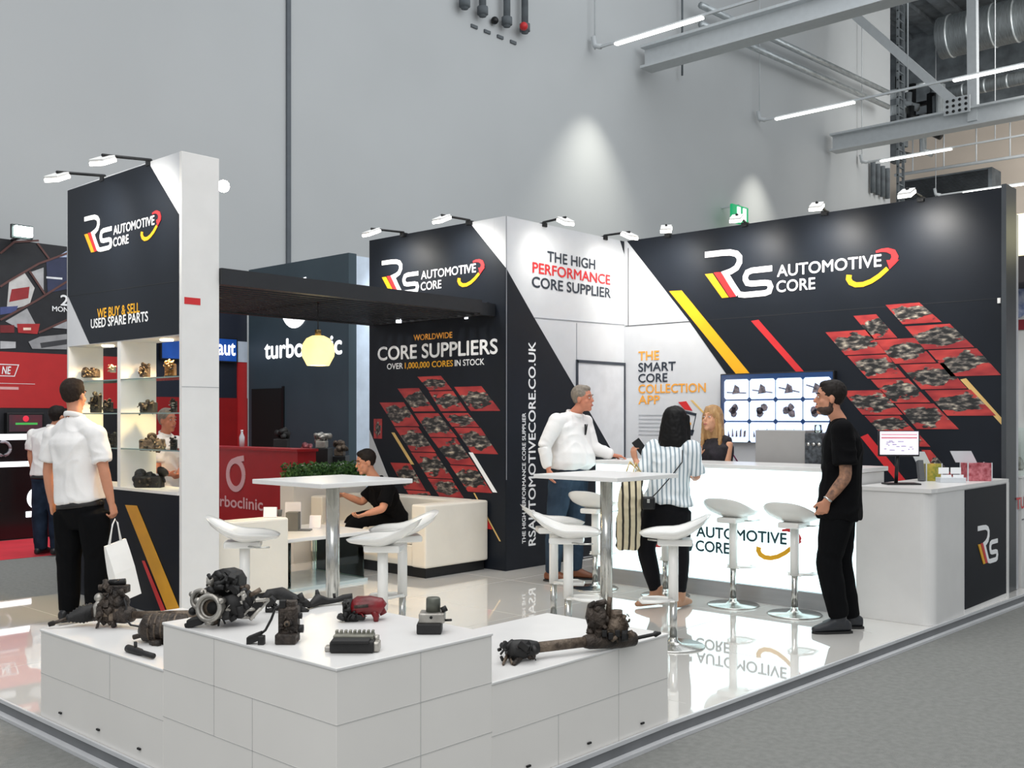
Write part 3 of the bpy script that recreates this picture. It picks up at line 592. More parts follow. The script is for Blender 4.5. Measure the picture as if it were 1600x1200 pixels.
# info counter
t = thing('info_counter', 'white reception counter with navy front panel carrying the small mark', 'counter', (8.35, 3.0, 0))
b = MB(); rr = .09; x0, x1, y0, y1 = 7.475, 9.20, 2.705, 3.275
poly = [(x0 + rr - rr * math.cos(a), y0 + rr - rr * math.sin(a)) for a in [math.pi / 2 * k / 8 for k in range(9)]] + [(x1, y0), (x1, y1), (x0, y1)]
I3 = lambda u, v, w_: Vector((u, v, w_))
b.prism(poly, I3, .001, .965); b.build('counter_body', white, t)
c = MB(); c.prism([(x0 - .008 if u < x0 + .05 else u, v - .008 if v < y0 + .05 else v) for u, v in poly], I3, .965, .995); c.build('worktop', white, t)
MB().box(8.14, y0 - .006, .035, 9.14, y0, .955).build('navy_panel', navy2, t)
fr = MB(); fr.box(8.13, y0 - .003, 0, 9.2, y0, .035); fr.box(9.14, y0 - .01, 0, 9.2, y0, .965); fr.build('panel_frame', white, t)
logo(fY(2.699, 8.42, .18, .62), t, full=False, w0=.001)
# ------------------------------------------------------------------ bar stools
plast = M('white_stool_plastic', (238, 237, 233), .25, var=.015, coat=.3)
def seat_mesh():
    b = MB(); nr, nt = 9, 40; L, W = .225, .212
    def top(r, th):
        c, s = math.cos(th), math.sin(th); e = 1.0 / (abs(c) ** 2.6 + abs(s) ** 2.6) ** (1 / 2.6) 
        x, y = L * r * c * e * (1.0 if c < 0 else 1.0), W * r * s * e * (1 - .10 * max(0, c))
        t = -x / L; z = .012 * r * r + .018 * (y / W) ** 2
        if t > .0: z += .12 * t ** 1.6
        if t < -.5: z -= .02 * (-t - .5) ** 1.2
        return Vector((x - (.02 * max(0, t)), y, z))
    vs = [top(0, 0)]; vb = [top(0, 0) - Vector((0, 0, .042))]
    for i in range(1, nr + 1):
        for k in range(nt):
            p = top(i / nr, 2 * math.pi * k / nt); vs.append(p); q = 1 - .04 * (i == nr); tt = (.018 + .024 * (1 - (i / nr) ** 2)) if i < nr else .014
            vb.append(Vector((p.x * q, p.y * q, p.z - tt)))
    n = len(vs); fs = []
    for k in range(nt):
        fs.append((0, 1 + k, 1 + (k + 1) % nt)); fs.append((n, n + 1 + (k + 1) % nt, n + 1 + k))
    for i in range(nr - 1):
        a0, a1 = 1 + i * nt, 1 + (i + 1) * nt
        for k in range(nt):
            k2 = (k + 1) % nt; fs.append((a0 + k, a1 + k, a1 + k2, a0 + k2)); fs.append((n + a0 + k, n + a0 + k2, n + a1 + k2, n + a1 + k))
    a1 = 1 + (nr - 1) * nt
    for k in range(nt): k2 = (k + 1) % nt; fs.append((a1 + k, n + a1 + k, n + a1 + k2, a1 + k2))
    return b.add([v + Vector((0, 0, .745)) for v in vs + vb], fs, True)
def make_stool():
    t = thing('bar_stool', '', 'stool', (0, 0, 0), group='white gas-lift bar stools')
    seat_mesh().build('seat', plast, t, local=True)
    MB().obox(Vector((-.01, 0, .692)), Vector((1, 0, 0)), Vector((0, 1, 0)), Vector((0, 0, 1)), .115, .085, .022, .012).build('seat_support', plast, t, local=True)
    MB().tube([(0, 0, .30), (0, 0, .685)], .033, n=20).build('sleeve', plast, t, local=True)
    MB().tube([(0, 0, .02), (0, 0, .31)], .024, n=18).build('column', chrome, t, local=True)['label'] = 'shiny chrome column'
    MB().lathe([(.205, 0), (.208, .006), (.2, .012), (.06, .018), (.03, .04), (.026, .06)], (0, 0, 0), 40).build('base_plate', chrome, t, local=True)['label'] = 'round chrome base plate'
    f = MB(); f.tube([(0, .03, .31), (.10, .10, .305), (.20, .10, .30), (.225, 0, .30), (.20, -.10, .30), (.10, -.10, .305), (0, -.03, .31)], .010, n=8); f.obox(Vector((.10, 0, .303)), Vector((1, 0, 0)), Vector((0, 1, 0)), Vector((0, 0, 1)), .11, .055, .006, .004); f.build('footrest', plast, t, local=True)
    MB().tube([(0, -.06, .685), (.09, -.12, .68), (.17, -.15, .685)], .006, n=6).build('lever', chrome, t, local=True)
    return t
def yaw_of(v): return math.atan2(v.y, v.x)
R_ = yaw_of(RT)
stools = [((3.72, 5.74, 0), R_ + .15, 'white bar stool beside the pillar, its seat facing the table'), ((4.19, 4.92, 0), R_ + math.pi - .12, 'white bar stool between red caliper and steel table column, raised back turned to the sofa'),
          ((4.62, 5.22, 0), R_ + math.pi + .25, 'white bar stool in front of the sofa arm, its raised back highest'), ((5.72, 4.80, 0), R_ + .12, 'white bar stool whose round steel base shows beside the older man'),
          ((5.30, 4.32, 0), R_ - .12, 'white bar stool nearest the steering rack, before the older man'), ((7.16, 5.53, 0), .15, 'white bar stool at the lit counter beside the older man, half behind table column'),
          ((5.70, 3.75, 0), R_ + math.pi - .15, 'white bar stool in front of the woman in the striped blouse'), ((7.265, 4.21, 0), .05, 'white bar stool at the lit counter before the lettering, between woman and next stool'),
          ((7.235, 3.66, 0), .05, 'white bar stool at the lit counter beside the man in black'), ((7.265, 4.86, 0), .1, 'white bar stool at the lit counter hidden behind the woman')]
st0 = make_stool()
for i, (p, rz, lab) in enumerate(stools):
    o = st0 if i == 0 else copy_tree(st0)
    o.location = p; o.rotation_euler = (0, 0, rz); o['label'] = lab

# ------------------------------------------------------------------ high tables
def high_table(c, label):
    t = thing('high_table', label, 'table', (c[0], c[1], 0), group='white high tables')
    MB().box(c[0] - .375, c[1] - .375, 1.075, c[0] + .375, c[1] + .375, 1.105, .004).build('tabletop', white, t)
    MB().tube([(c[0], c[1], .012), (c[0], c[1], 1.06)], .045, n=28).build('column', chrome, t)['label'] = 'brushed steel column'
    MB().box(c[0] - .12, c[1] - .12, 1.055, c[0] + .12, c[1] + .12, 1.074).build('mount_plate', chrome, t)
    MB().lathe([(.165, 0), (.167, .008), (.16, .012), (.06, .02)], (c[0], c[1], 0), 40).build('base_plate', chrome, t)
high_table((4.20, 5.44), 'white square high table on steel column in front of the sofa')
high_table((5.92, 4.47), 'white square high table on steel column before the older man and woman')

# ------------------------------------------------------------------ sofas, coffee table, planter
sofam = M('cream_leather', (226, 220, 208), .42, var=.04, scale=3, bump=.08, bscale=20)
def sofa(x0, x1, y0, y1, face, label, arms=True):
    t = thing('sofa', label, 'sofa', ((x0 + x1) / 2, (y0 + y1) / 2, 0), group='cream lounge sofas')
    MB().box(x0 + .03, y0 + .03, 0, x1 - .03, y1 - .03, .10).build('plinth_base', blackm, t)
    MB().box(x0 + .01, y0 + .02, .10, x1 - .01, y1 - .02, .30, .01).build('seat_frame', sofam, t)
    MB().box(x0, y0, .095, x1, y0 + .20, .69, .018).build('armrest', sofam, t); MB().box(x0, y1 - .20, .095, x1, y1, .69, .018).build('armrest', sofam, t)
    xb0, xb1 = (x1 - .20, x1) if face < 0 else (x0, x0 + .20)
    MB().box(xb0, y0 + .201, .095, xb1, y1 - .201, .69, .018).build('backrest', sofam, t)
    xs0, xs1 = (x0 + .01, x1 - .205) if face < 0 else (x0 + .205, x1 - .01)
    ym = (y0 + y1) / 2
    MB().box(xs0, y0 + .203, .30, xs1, ym - .003, .43, .03).build('seat_cushion', sofam, t); MB().box(xs0, ym + .003, .30, xs1, y1 - .203, .43, .03).build('seat_cushion', sofam, t)
sofa(6.50, CX - .02, 7.02, 8.80, -1, 'cream sofa along the suppliers wall with the seated man on it')
sofa(KX + .34, 4.97, 7.02, 8.80, 1, 'cream sofa standing behind the white pillar and its bar stool')
t = thing('coffee_table', 'low white coffee table on glass panels between the sofas', 'coffee table', (5.68, 7.75, 0))
MB().box(5.15, 7.30, .435, 6.12, 8.2, .47, .006).build('tabletop', white, t)
for x in (5.22, 6.03): MB().box(x, 7.36, .03, x + .012, 8.14, .434).build('glass_leg', glass, t)
MB().box(5.20, 7.34, 0, 6.07, 8.16, .03).build('base', M('pale_glass_edge', (190, 202, 202), .15), t)
p = onZ(458, 829, .47); d = (p - EYE).dot(FW); sc_ = d / F
def card(c, wpx, hpx, name, mat, label, cat, lean=.0, th=.012, parent=None, yaw=0.0):
    """an upright slab facing the viewer's side of the stand, c = base centre"""
    d = (c - EYE).dot(FW) / F; r = (RT * math.cos(yaw) + FW * math.sin(yaw)); bk = Vector((-r.y, r.x, 0)); u = (Vector((0, 0, 1)) * math.cos(lean) + bk * math.sin(lean)); n = r.cross(u)
    b = MB().obox(c + u * hpx * d / 2, r, n, u, wpx * d / 2, th / 2, hpx * d / 2, .001)
    return b.build(name, mat, parent) if parent else single(b, name, mat, label, cat)
card(p, 19, 29, 'literature_box', M('grey_card', (98, 98, 94), .7), 'grey box of leaflets standing on the low coffee table', 'box', th=.12)
pp = onZ(455, 829, .47) + FW * .075; card(pp, 25, 43, 'leaflet', M('pale_card', (214, 214, 220), .5), 'pale leaflet rising behind the grey leaflet box', 'leaflet', lean=.05)
pp = onZ(492, 825, .47); card(pp, 18, 20, 'tent_card', M('pale_card2', (232, 226, 226), .5), 'white tent card on coffee table beside steel table column', 'card', lean=.3)
p = onZ(473, 829, .47); single(MB().obox(p + Vector((0, 0, .006)), RT, FW, UP, .08, .05, .006, .003), 'tablet', M('dark_grey_plastic', (86, 88, 90), .4), 'dark flat tablet on coffee table before the tent card', 'tablet')
pc = onY(422, 803, 7.13); pc.z = .69; card(pc, 20, 16, 'card_holder', letter, 'small white card holder on the sofa arm near red counter', 'card holder', lean=.15, th=.03)
pc = onY(437, 802, 7.15); pc.z = .69; single(MB().lathe([(.018, 0), (.022, .05), (.02, .055)], pc, 14), 'paper_cup', M('grey_card', (98, 98, 94), .7), 'small dark cup beside the card holder on the sofa', 'cup')
t = thing('hedge_planter', 'white planter wall topped with low green hedge behind the sofas', 'planter', (6.8, 9.02, -.08))
MB().box(6.36, 8.90, -.08, CX - .03, 9.14, .84).build('planter_box', white, t)
random.seed(11); lf = MB()
for i in range(3600):
    c = Vector((random.uniform(6.36, CX - .04), random.uniform(8.90, 9.14), .84 + random.uniform(0, .19) * random.uniform(.4, 1)))
    a = Vector((random.uniform(-1, 1), random.uniform(-1, 1), random.uniform(-.2, 1))).normalized(); b = a.cross(Vector((random.uniform(-1, 1), random.uniform(-1, 1), .3))).normalized(); L = random.uniform(.022, .046)
    lf.add([c, c + a * L * .5 + b * L * .35, c + a * L, c + a * L * .5 - b * L * .35], [(0, 1, 2, 3)])
lf.build('foliage', M('hedge_leaf', (32, 74, 34), .5, rgb2=(84, 128, 62), scale=24), t, fix=False)

# ------------------------------------------------------------------ things on the counters
t = thing('monitor', 'small monitor with a pale page on thin black stand on the reception counter', 'monitor', onZ(1400, 757, .995))
b0 = t.location.copy(); d = (b0 - EYE).dot(FW); k = d / F
yw = .10; r = RT * math.cos(yw) - FW * math.sin(yw); n = Vector((r.y, -r.x, 0)); c = b0 + UP * (757 - 693) * k + RT * 4 * k
MB().obox(c, r, -n, UP, 31 * k, .014, 20 * k, .004).build('case', blackm, t)
scr = M('screen_page', (216, 208, 226), .3, emit=.75, var=.10, scale=14, rgb2=(238, 234, 246)); MB().obox(c + n * .016 + UP * .004, r, -n, UP, 29 * k, .002, 18 * k).build('screen', scr, t)
g = MB()
for q, h in ((14, .7), (9, 1.2)): g.obox(c + n * .019 + UP * (q * k), r, -n, UP, 27 * k, .001, h * k)
g.build('screen_stripe', M('screen_red', (205, 130, 140), .3, emit=.45), t)
g = MB(); random.seed(8)
for i in range(16): g.obox(c + n * .019 + UP * ((-12 + random.random() * 16) * k) + r * ((-22 + random.random() * 44) * k), r, -n, UP, (1 + random.random() * 3) * k, .001, .6 * k)
g.build('screen_text', M('screen_grey', (150, 140, 175), .3, emit=.3), t)
MB().tube([b0 + UP * .01, c - UP * 12 * k + FW * .02], .014, n=10).build('stand', blackm, t); MB().obox(b0 + UP * .006 + RT * .04, RT, FW, UP, .13, .07, .006, .003).build('stand_foot', blackm, t)
acry = M('acrylic', (206, 210, 214), .2, var=.03)
def candy(px, py, wp, hp, rgb, rgb2, label, name='candy_box'):
    c = onZ(px, py, .995); d = (c - EYE).dot(FW) / F; t = thing(name, label, 'candy box', c)
    w_, h = wp * d, hp * d; u = UP
    MB().obox(c + UP * h / 2, RT, FW, UP, w_ / 2, .07, h / 2, .003).build('clear_box', M('candy_%d_%d' % rgb[:2], rgb, .3, rgb2=rgb2, scale=34, coat=.8), t)
    for sx in (-1, 1):
        for sy in (-1, 1): MB().obox(c + UP * h / 2 + RT * sx * w_ / 2 + FW * sy * .07, RT, FW, UP, .004, .004, h / 2 + .003).build('box_edge', acry, t)
    up = (UP * .9 - RT * .45).normalized(); MB().obox(c + UP * h + FW * .072 - RT * w_ * .25 + up * 10 * d, RT, FW, up, w_ * .45, .004, 10 * d).build('lid', acry, t)
candy(1454, 751, 24, 27, (196, 168, 60), (120, 132, 40), 'clear box of yellow wrapped sweets beside the monitor')
candy(1525, 751, 37, 28, (150, 40, 52), (206, 120, 128), 'clear box of red wrapped sweets near the grey end post')
t = thing('card_rack', 'white rack of business cards between the two sweet boxes', 'card rack', onZ(1488, 754, .995)); b0 = t.location.copy(); d = (b0 - EYE).dot(FW) / F
MB().obox(b0 + UP * .02 + FW * .03, RT, FW, UP, 20 * d, .05, .02, .003).build('rack_base', acry, t)
for i, (dx, dy) in enumerate([(-9, 13), (10, 13), (-8, 2), (11, 2)]):
    MB().obox(b0 + RT * dx * d + UP * (dy + 5) * d + FW * (.02 + .035 * (dy > 5)), RT, FW, UP, 8 * d, .004, 5 * d).build('card_stack', letter, t)
c = onZ(1440, 752, .995); card(c, 8, 33, 'display_stand', M('dark_grey_plastic', (86, 88, 90), .4), 'thin dark leaning display between monitor and yellow sweets', 'display', lean=.25, th=.05)
# television
t = thing('television', 'wall screen showing rows of part pictures behind the lit counter', 'television', (WX - .06, 4.90, 1.24))
y0, y1, z0, z1 = 5.52, 4.28, 1.262, 1.965
MB().box(WX - .075, y1, z0, WX - .006, y0, z1, .006).build('case', blackm, t)
f = fX(WX - .076); MB().prism([(-y0 + .012, z0 + .012), (-y1 - .012, z0 + .012), (-y1 - .012, z1 - .012), (-y0 + .012, z1 - .012)], f, 0, .002).build('screen', M('screen_navy', (24, 52, 92), .2, emit=.5), t)
tile = M('screen_tile', (196, 214, 246), .3, emit=.95, var=.05, scale=3); ink = M('screen_ink', (44, 46, 56), .3, rgb2=(120, 112, 120), scale=30, emit=.25)
random.seed(21)
cw = .284; ch = .205
for i in range(4):
    for j in range(3):
        u = -y0 + .05 + i * (cw + .008); v = z1 - .06 - (j + 1) * ch - j * .014; q = .02
        pts = [(u + q, v), (u + cw - q, v), (u + cw, v + q), (u + cw, v + ch - q), (u + cw - q, v + ch), (u + q, v + ch), (u, v + ch - q), (u, v + q)]
        MB().prism(pts, f, .002, .003).build('screen_tile', tile, t)
        g = MB(); cx_, cy_ = u + cw / 2, v + ch / 2
        if j == 0:
            g.stroke([(u + .03, cy_ - .03 + .02 * i), (u + cw - .03, cy_ - .04)], f, .012, .003, .004); g.prism([(cx_ - .05, cy_ - .05), (cx_ + .04, cy_ - .04), (cx_ + .03, cy_ + .02), (cx_ - .02, cy_ + .05)], f, .003, .0042)
        elif j == 1:
            for k in range(3):
                a0 = random.uniform(-.05, .05); g.prism([(cx_ + a0 + .04 * math.cos(x * .785) * random.uniform(.7, 1.2), cy_ + random.uniform(-.004, .004) + (k - 1) * .03 + .04 * math.sin(x * .785)) for x in range(8)], f, .003, .0042)
        else:
            for k in range(5): a0 = cx_ + (k - 2) * .045; g.prism([(a0 - .01, cy_ - .05), (a0 + .012, cy_ - .045), (a0 + .006 + (k - 2) * .006, cy_ + .02 + .02 * (k % 2)), (a0 - .006, cy_ + .01)], f, .003, .0042)
        g.build('screen_picture', ink, t)
text('AUX', f, -4.40, z0 + .003, .006, .02, blackm, t, 'brand_plate') if False else None
# grey machine behind the counter
p = Vector((8.28, 4.55, .76)); 
t = thing('back_counter', 'low white working shelf behind the lit counter', 'counter', (8.38, 4.2, 0))
MB().box(8.125, 3.7, .70, 8.62, 4.70, .76).build('shelf_board', white, t); MB().box(8.16, 3.75, 0, 8.58, 4.65, .70).build('shelf_body', white, t)
ga = onX(1180, 672, 8.3); gb = onX(1258, 672, 8.3)
t = thing('coffee_machine', 'grey box-shaped coffee machine with dark front behind the lit counter', 'coffee machine', (8.4, (ga.y + gb.y) / 2, .76))
MB().box(8.3, gb.y, .76, 8.6, ga.y, ga.z, .006).build('body', M('grey_metal_panel', (168, 166, 164), .45, .2, var=.03), t)
b = MB().box(8.28, gb.y - .16, .76, 8.58, gb.y - .003, ga.z - .02, .01); b.build('front_unit', M('dark_speckled', (28, 30, 34), .35, var=.5, rgb2=(92, 98, 104), scale=26), t)
for i in range(3): MB().cyl((8.27, gb.y - .04 - i * .05, ga.z - .12), (8.30, gb.y - .04 - i * .05, ga.z - .12), .016, n=12).build('knob', chrome, t)
MB().cyl((8.34, gb.y - .10, ga.z - .02), (8.34, gb.y - .10, ga.z + .05), .03, n=14).build('bean_hopper', glass, t)
t2 = single(MB().lathe([(.035, 0), (.04, .03), (.018, .06), (.02, .09)], (8.24, ga.y + .06, .76), 16), 'jug', blackm, 'small dark jug beside the grey machine', 'jug')

# ------------------------------------------------------------------ engine parts on show
oily = M('oily_cast_metal', (30, 26, 24), .5, .35, rgb2=(78, 68, 60), scale=18, bump=1.0, bscale=60, det=5)
rust = M('worn_steel', (62, 52, 44), .55, .45, rgb2=(120, 106, 92), scale=22, bump=.8, bscale=60, det=5)
alu = M('dull_aluminium', (140, 136, 130), .42, .7, rgb2=(190, 186, 178), scale=10, bump=.3, bscale=50)
rub = M('black_rubber', (20, 19, 19), .6, var=.3, bump=.3, bscale=40)
hole = M('dark_bore', (8, 8, 8), .8)
redc = M('red_caliper_paint', (88, 8, 14), .4, rgb2=(128, 20, 28), scale=14, bump=.3, bscale=40)
def Lf(p): return lambda x, y, z: p + RT * x + FW * y + UP * z
Y_ = FW
def clutter(b, q, W, D, H, n, seed, s0=.006, s1=.022):
    random.seed(seed)
    for i in range(n):
        a_ = random.uniform(0, 6.28); c = q(W * random.uniform(-.5, .5), -D * .5 * random.uniform(.4, 1), H * random.uniform(.08, .95)); r_ = random.uniform(s0, s1); k_ = random.random()
        d_ = (RT * math.cos(a_) + UP * math.sin(a_) - FW * random.uniform(0, 1)).normalized(); e_ = d_.cross(FW + UP * .3).normalized()
        if k_ < .5: b.tube([c - d_ * r_ * 1.4, c + d_ * r_ * 1.4], [r_, r_ * .8], n=9)
        elif k_ < .8: b.obox(c, d_, e_, d_.cross(e_), r_ * 1.5, r_, r_ * .8, r_ * .2)
        else: b.tube([c, c + d_ * r_ * 2, c + d_ * r_ * 3 - UP * r_], r_ * .35, n=6)
# steering rack on the far low plinth
p0 = onZ(76, 976, .46); t = thing('steering_rack', 'long greasy steering rack lying across the low plinth nearest the cabinet', 'steering rack', onZ(180, 975, .44), group='steering racks')
p1, p2, p3, p4 = onZ(104, 967, .485), onZ(146, 955, .51), onZ(208, 961, .505), onZ(300, 959, .51)
MB().tube([p0, p0.lerp(p1, .3), p0.lerp(p1, .35), p1], [.012, .014, .009, .009], n=10).build('tie_rod', oily, t)
bl = [p1.lerp(p2, i / 16) for i in range(17)]; MB().tube(bl, [.014 + .028 * min(1, i / 9) + (.006 if i % 2 else 0) for i in range(17)], n=16).build('bellows', rub, t)
b = MB().tube([p2, p2.lerp(p3, .2), p2.lerp(p3, .8), p3], [.04, .05, .048, .034], n=14); clutter(b, Lf(p2.lerp(p3, .6) - UP * .05), .18, .1, .08, 22, 5, .007, .018); b.build('gear_housing', oily, t)
MB().tube([p3, p4, p4 + (p4 - p3) * .45], .019, n=14).build('rack_tube', rust, t)
q = Lf(p2.lerp(p3, .5)); s = 1 / 310
b = MB(); b.tube([q(-.03, 0, -.03), q(.0, 0, .06), q(.02, 0, .12)], [.05, .042, .032], n=14); b.ell(q(.045, -.01, .06), .045, .04, .04); b.obox(q(.03, 0, .125), RT, Y_, UP, .05, .03, .02, .006); clutter(b, q, .13, .10, .17, 20, 6, .005, .015); b.build('pinion_tower', oily, t)
b = MB(); b.tube([q(.0, 0, .13), q(.03, 0, .165), q(-.03, 0, .15)], .012, n=8); b.tube([q(-.02, 0, .155), q(.06, .01, .16)], .017, n=8); b.build('valve_port', rub, t)
b = MB(); b.tube([q(-.045, -.03, .09), q(-.075, -.04, .04), q(-.07, -.04, -.01)], .012, n=8); b.ell(q(-.06, -.03, .085), .024); b.build('fluid_line', alu, t)
b = MB(); b.tube([q(.06, -.03, .1), q(.085, -.05, .05), q(.09, -.06, -.02), q(.12, -.08, -.045), q(.18, -.10, -.05)], .005, n=6); b.build('hose', rub, t)
b = MB()
for i in range(5): b.obox(q(-.05 + i * .03, -.045, -.01 + .02 * (i % 2)), RT, Y_, UP, .012, .012, .02, .004)
b.build('bolts', rust, t)
# motor
p = onZ(243, 1003, .44); q = Lf(p); t = thing('starter_motor', 'ribbed cylindrical motor with bracket feet lying against the tall plinth side', 'motor', p)
b = MB(); b.tube([q(-.07, 0, .075), q(-.05, 0, .07), q(.14, 0, .068)], [.035, .066, .066], n=22); clutter(b, Lf(q(.03, -.02, .0)), .18, .1, .11, 18, 16, .004, .012); b.build('motor_body', oily, t)
b = MB()
for i in range(5): b.tube([q(-.02 + i * .03, 0, .069), q(-.012 + i * .03, 0, .069)], .0685, n=22)
b.build('cooling_rib', rust, t)
b = MB(); b.tube([q(-.11, .01, .02), q(-.07, .01, .03), q(-.04, 0, .05)], .012, n=8); b.obox(q(.03, -.04, .012), RT, Y_, UP, .02, .05, .012, .004); b.tube([q(.0, -.06, .012), q(.05, -.09, .012)], .014, n=8); b.build('bracket', oily, t)
# small damper
a = onZ(200, 1013, .456); c = onZ(240, 1025, .456); d = (c - a)
t = thing('injector', 'small black cylindrical injector near the low plinth edge', 'injector', (a + c) / 2 - UP * .016)
MB().tube([a, a.lerp(c, .15), a.lerp(c, .5), a.lerp(c, .55), c], [.018, .018, .016, .012, .012], n=12).build('body', rub, t); MB().cyl(a.lerp(c, .3), a.lerp(c, .3) + UP * .04, .008, n=8).build('port', rub, t)
# transfer pump assembly (largest)
p = onZ(345, 976, .64); q = Lf(p); t = thing('turbo_assembly', 'largest cast engine part with two round open ports on the tall plinth', 'engine part', p)
def px(x, y, dep=0.0): return q((x - 345) / 373, dep, (976 - y) / 373)
ax = (-Y_ - RT * .25 + UP * .1).normalized()
def port(c, r, name='port_ring'):
    n_ = ax; u = n_.cross(UP).normalized(); v = u.cross(n_); cir = lambda rr, dd, m=28: [c + n_ * dd + (u * math.cos(2 * math.pi * i / m) + v * math.sin(2 * math.pi * i / m)) * rr for i in range(m + 1)]
    b = MB(); b.tube(cir(r * .9, .0), .010, n=8, caps=False); b.tube(cir(r * .72, -.012), .007, n=8, caps=False); b.tube([c - n_ * .05, c], [r * .95, r * .92], n=28, caps=False)
    for i in range(3): a_ = .5 + i * 2.1; b.tube([c + (u * math.cos(a_) + v * math.sin(a_)) * r * 1.05 + n_ * .008, c + (u * math.cos(a_) + v * math.sin(a_)) * r * 1.05 - n_ * .03], .012, n=10)
    b.build(name, alu, t)
    MB().tube([c - n_ * .03, c - n_ * .018], r * .86, n=24).build('port_bore', rust, t); MB().tube([c - n_ * .02 + u * r * -.18, c - n_ * .014 + u * r * -.18], r * .48, n=20).build('port_hole', hole, t)
port(px(337, 943, -.10), .056); port(px(314, 936, -.01), .042)
b = MB(); b.tube([px(337, 943, -.10) - ax * .04, px(337, 943, -.06) - ax * .16], [.050, .058], n=20); b.tube([px(316, 936, -.01) - ax * .02, px(330, 934, .1)], [.04, .05], n=20); b.ell(px(352, 938, .05), .09, .07, .06); b.build('casting', oily, t)
b = MB(); b.tube([px(350, 908, -.03), px(356, 914, .09)], [.058, .062], n=10); b.ell(px(351, 903, 0), .05, .05, .03); b.obox(px(368, 906, 0), RT, Y_, UP, .025, .04, .03, .008); clutter(b, Lf(px(351, 922, -.02)), .12, .10, .08, 16, 2, .006, .016); b.build('cover', rub, t)
MB().tube([px(326, 908, -.03), px(336, 908, -.02)], [.022, .020], n=14).build('fitting', alu, t)
b = MB(); b.tube([px(362, 925, -.02), px(372, 955, -.01)], [.055, .062], n=14); b.ell(px(374, 942, .02), .062, .06, .062); clutter(b, Lf(px(368, 968, -.01)), .14, .14, .16, 22, 9, .006, .018); b.build('side_housing', rub, t)
b = MB()
for (x0, y0, x1, y1) in ((380, 962, 402, 936), (394, 966, 417, 939), (380, 962, 394, 966), (402, 936, 417, 939), (388, 950, 405, 954)): b.tube([px(x0, y0, -.03), px(x1, y1, .03)], .008, n=8)
b.build('bracket_frame', alu, t); MB().obox(px(398, 951, .01), (RT * .6 + UP * .75).normalized(), Y_, (UP * .6 - RT * .75).normalized(), .038, .012, .018).build('bracket_fill', rub, t)
b = MB(); b.obox(px(312, 967, -.05), (RT + UP * .25).normalized(), Y_, UP, .035, .025, .018, .006); b.tube([px(297, 974, -.06), px(306, 970, -.06)], .012, n=8); b.ell(px(301, 955, .0), .018); b.build('connector', rub, t)
b = MB(); b.tube([px(372, 918, -.01), px(384, 918, -.01)], .010, n=8); b.ell(px(387, 917, -.01), .014); b.tube([px(388, 932, 0), px(406, 922, .02)], [.010, .011], n=8); b.ell(px(339, 966, -.05), .03, .025, .02); b.build('stud', rust, t)
b = MB()
clutter(b, Lf(px(374, 962, -.02)), .09, .14, .12, 9, 4, .004, .010)
for x, y in ((322, 921), (333, 914), (356, 932), (345, 962), (362, 918)): b.tube([px(x, y, -.05), px(x, y, -.065)], .009, n=6)
b.build('bolts', alu, t)
# linkage behind
t = thing('suspension_link', 'black jointed suspension link lying along the rear edge of the tall plinth', 'suspension link', onZ(445, 955, .64))
def zz(x, y, h=.02): 
    v = onZ(x, y, .64); return v + UP * h
b = MB(); b.tube([zz(412, 947, .03), zz(420, 945, .045), zz(440, 944, .05), zz(455, 950, .045), zz(475, 952, .03), zz(484, 952, .02)], [.014, .028, .030, .026, .022, .012], n=12); clutter(b, Lf(zz(446, 955, 0)), .17, .06, .07, 16, 31, .006, .016); b.build('arm_body', rub, t)
b = MB(); b.ell(zz(404, 946, .02), .022, .015, .013); b.tube([zz(398, 950, .01), zz(414, 947, .02)], .008, n=8); b.build('ball_joint', alu, t)
t = thing('linkage_lever', 'flat black linkage lever with upright pin behind the red caliper', 'lever', onZ(515, 950, .64))
b = MB(); b.tube([zz(482, 952, .012), zz(497, 947, .03), zz(512, 946, .02), zz(524, 945, .02), zz(536, 944, .03), zz(550, 944, .03)], [(.01), .028, .016, .012, .016, .022], n=10); b.build('lever_body', rub, t); MB().tube([zz(497, 945, .03), zz(495, 945, .07)], [.016, .007], n=8).build('pin', rub, t); MB().tube([zz(523, 944, .02), zz(522, 944, .05)], .007, n=8).build('pin', rub, t)
# pump with cable
p = onZ(450, 1004, .64); q = Lf(p); k = 1 / 403; t = thing('fuel_pump', 'upright brown cast pump with cable and black plug', 'pump', p)
b = MB(); b.obox(q(0, .02, .07), RT, Y_, UP, .038, .03, .07, .010); b.obox(q(-.002, 0, .02), RT, Y_, UP, .040, .045, .02, .006); b.obox(q(.0, .02, .145), RT, Y_, UP, .03, .02, .015, .005); clutter(b, q, .07, .03, .14, 20, 12, .003, .009); b.build('pump_body', oily, t)
b = MB(); b.tube([q(0, -.012, .075), q(0, -.02, .075)], [.014, .012], n=16); b.build('boss', rust, t); MB().tube([q(0, -.018, .075), q(0, -.024, .075)], .005, n=10).build('bore', hole, t)
b = MB(); b.tube([q(.03, .02, .05), q(.055, .02, .05)], .016, n=12); b.tube([q(.03, .02, .10), q(.05, .02, .10)], .012, n=12); b.obox(q(-.02, 0, .15), RT, Y_, UP, .012, .012, .015, .003); b.build('port', rub, t)
MB().tube([q(-.02, .01, .145), q(-.05, .0, .13), q(-.065, 0, .09), q(-.085, -.01, .05), q(-.11, -.02, .03)], .005, n=8).build('cable', rub, t)
b = MB(); b.obox(q(-.125, -.02, .022), (RT + UP * .4).normalized(), Y_, UP, .03, .016, .016, .004); b.obox(q(-.095, -.03, .014), RT, Y_, UP, .012, .016, .02, .004); b.build('plug', rub, t)
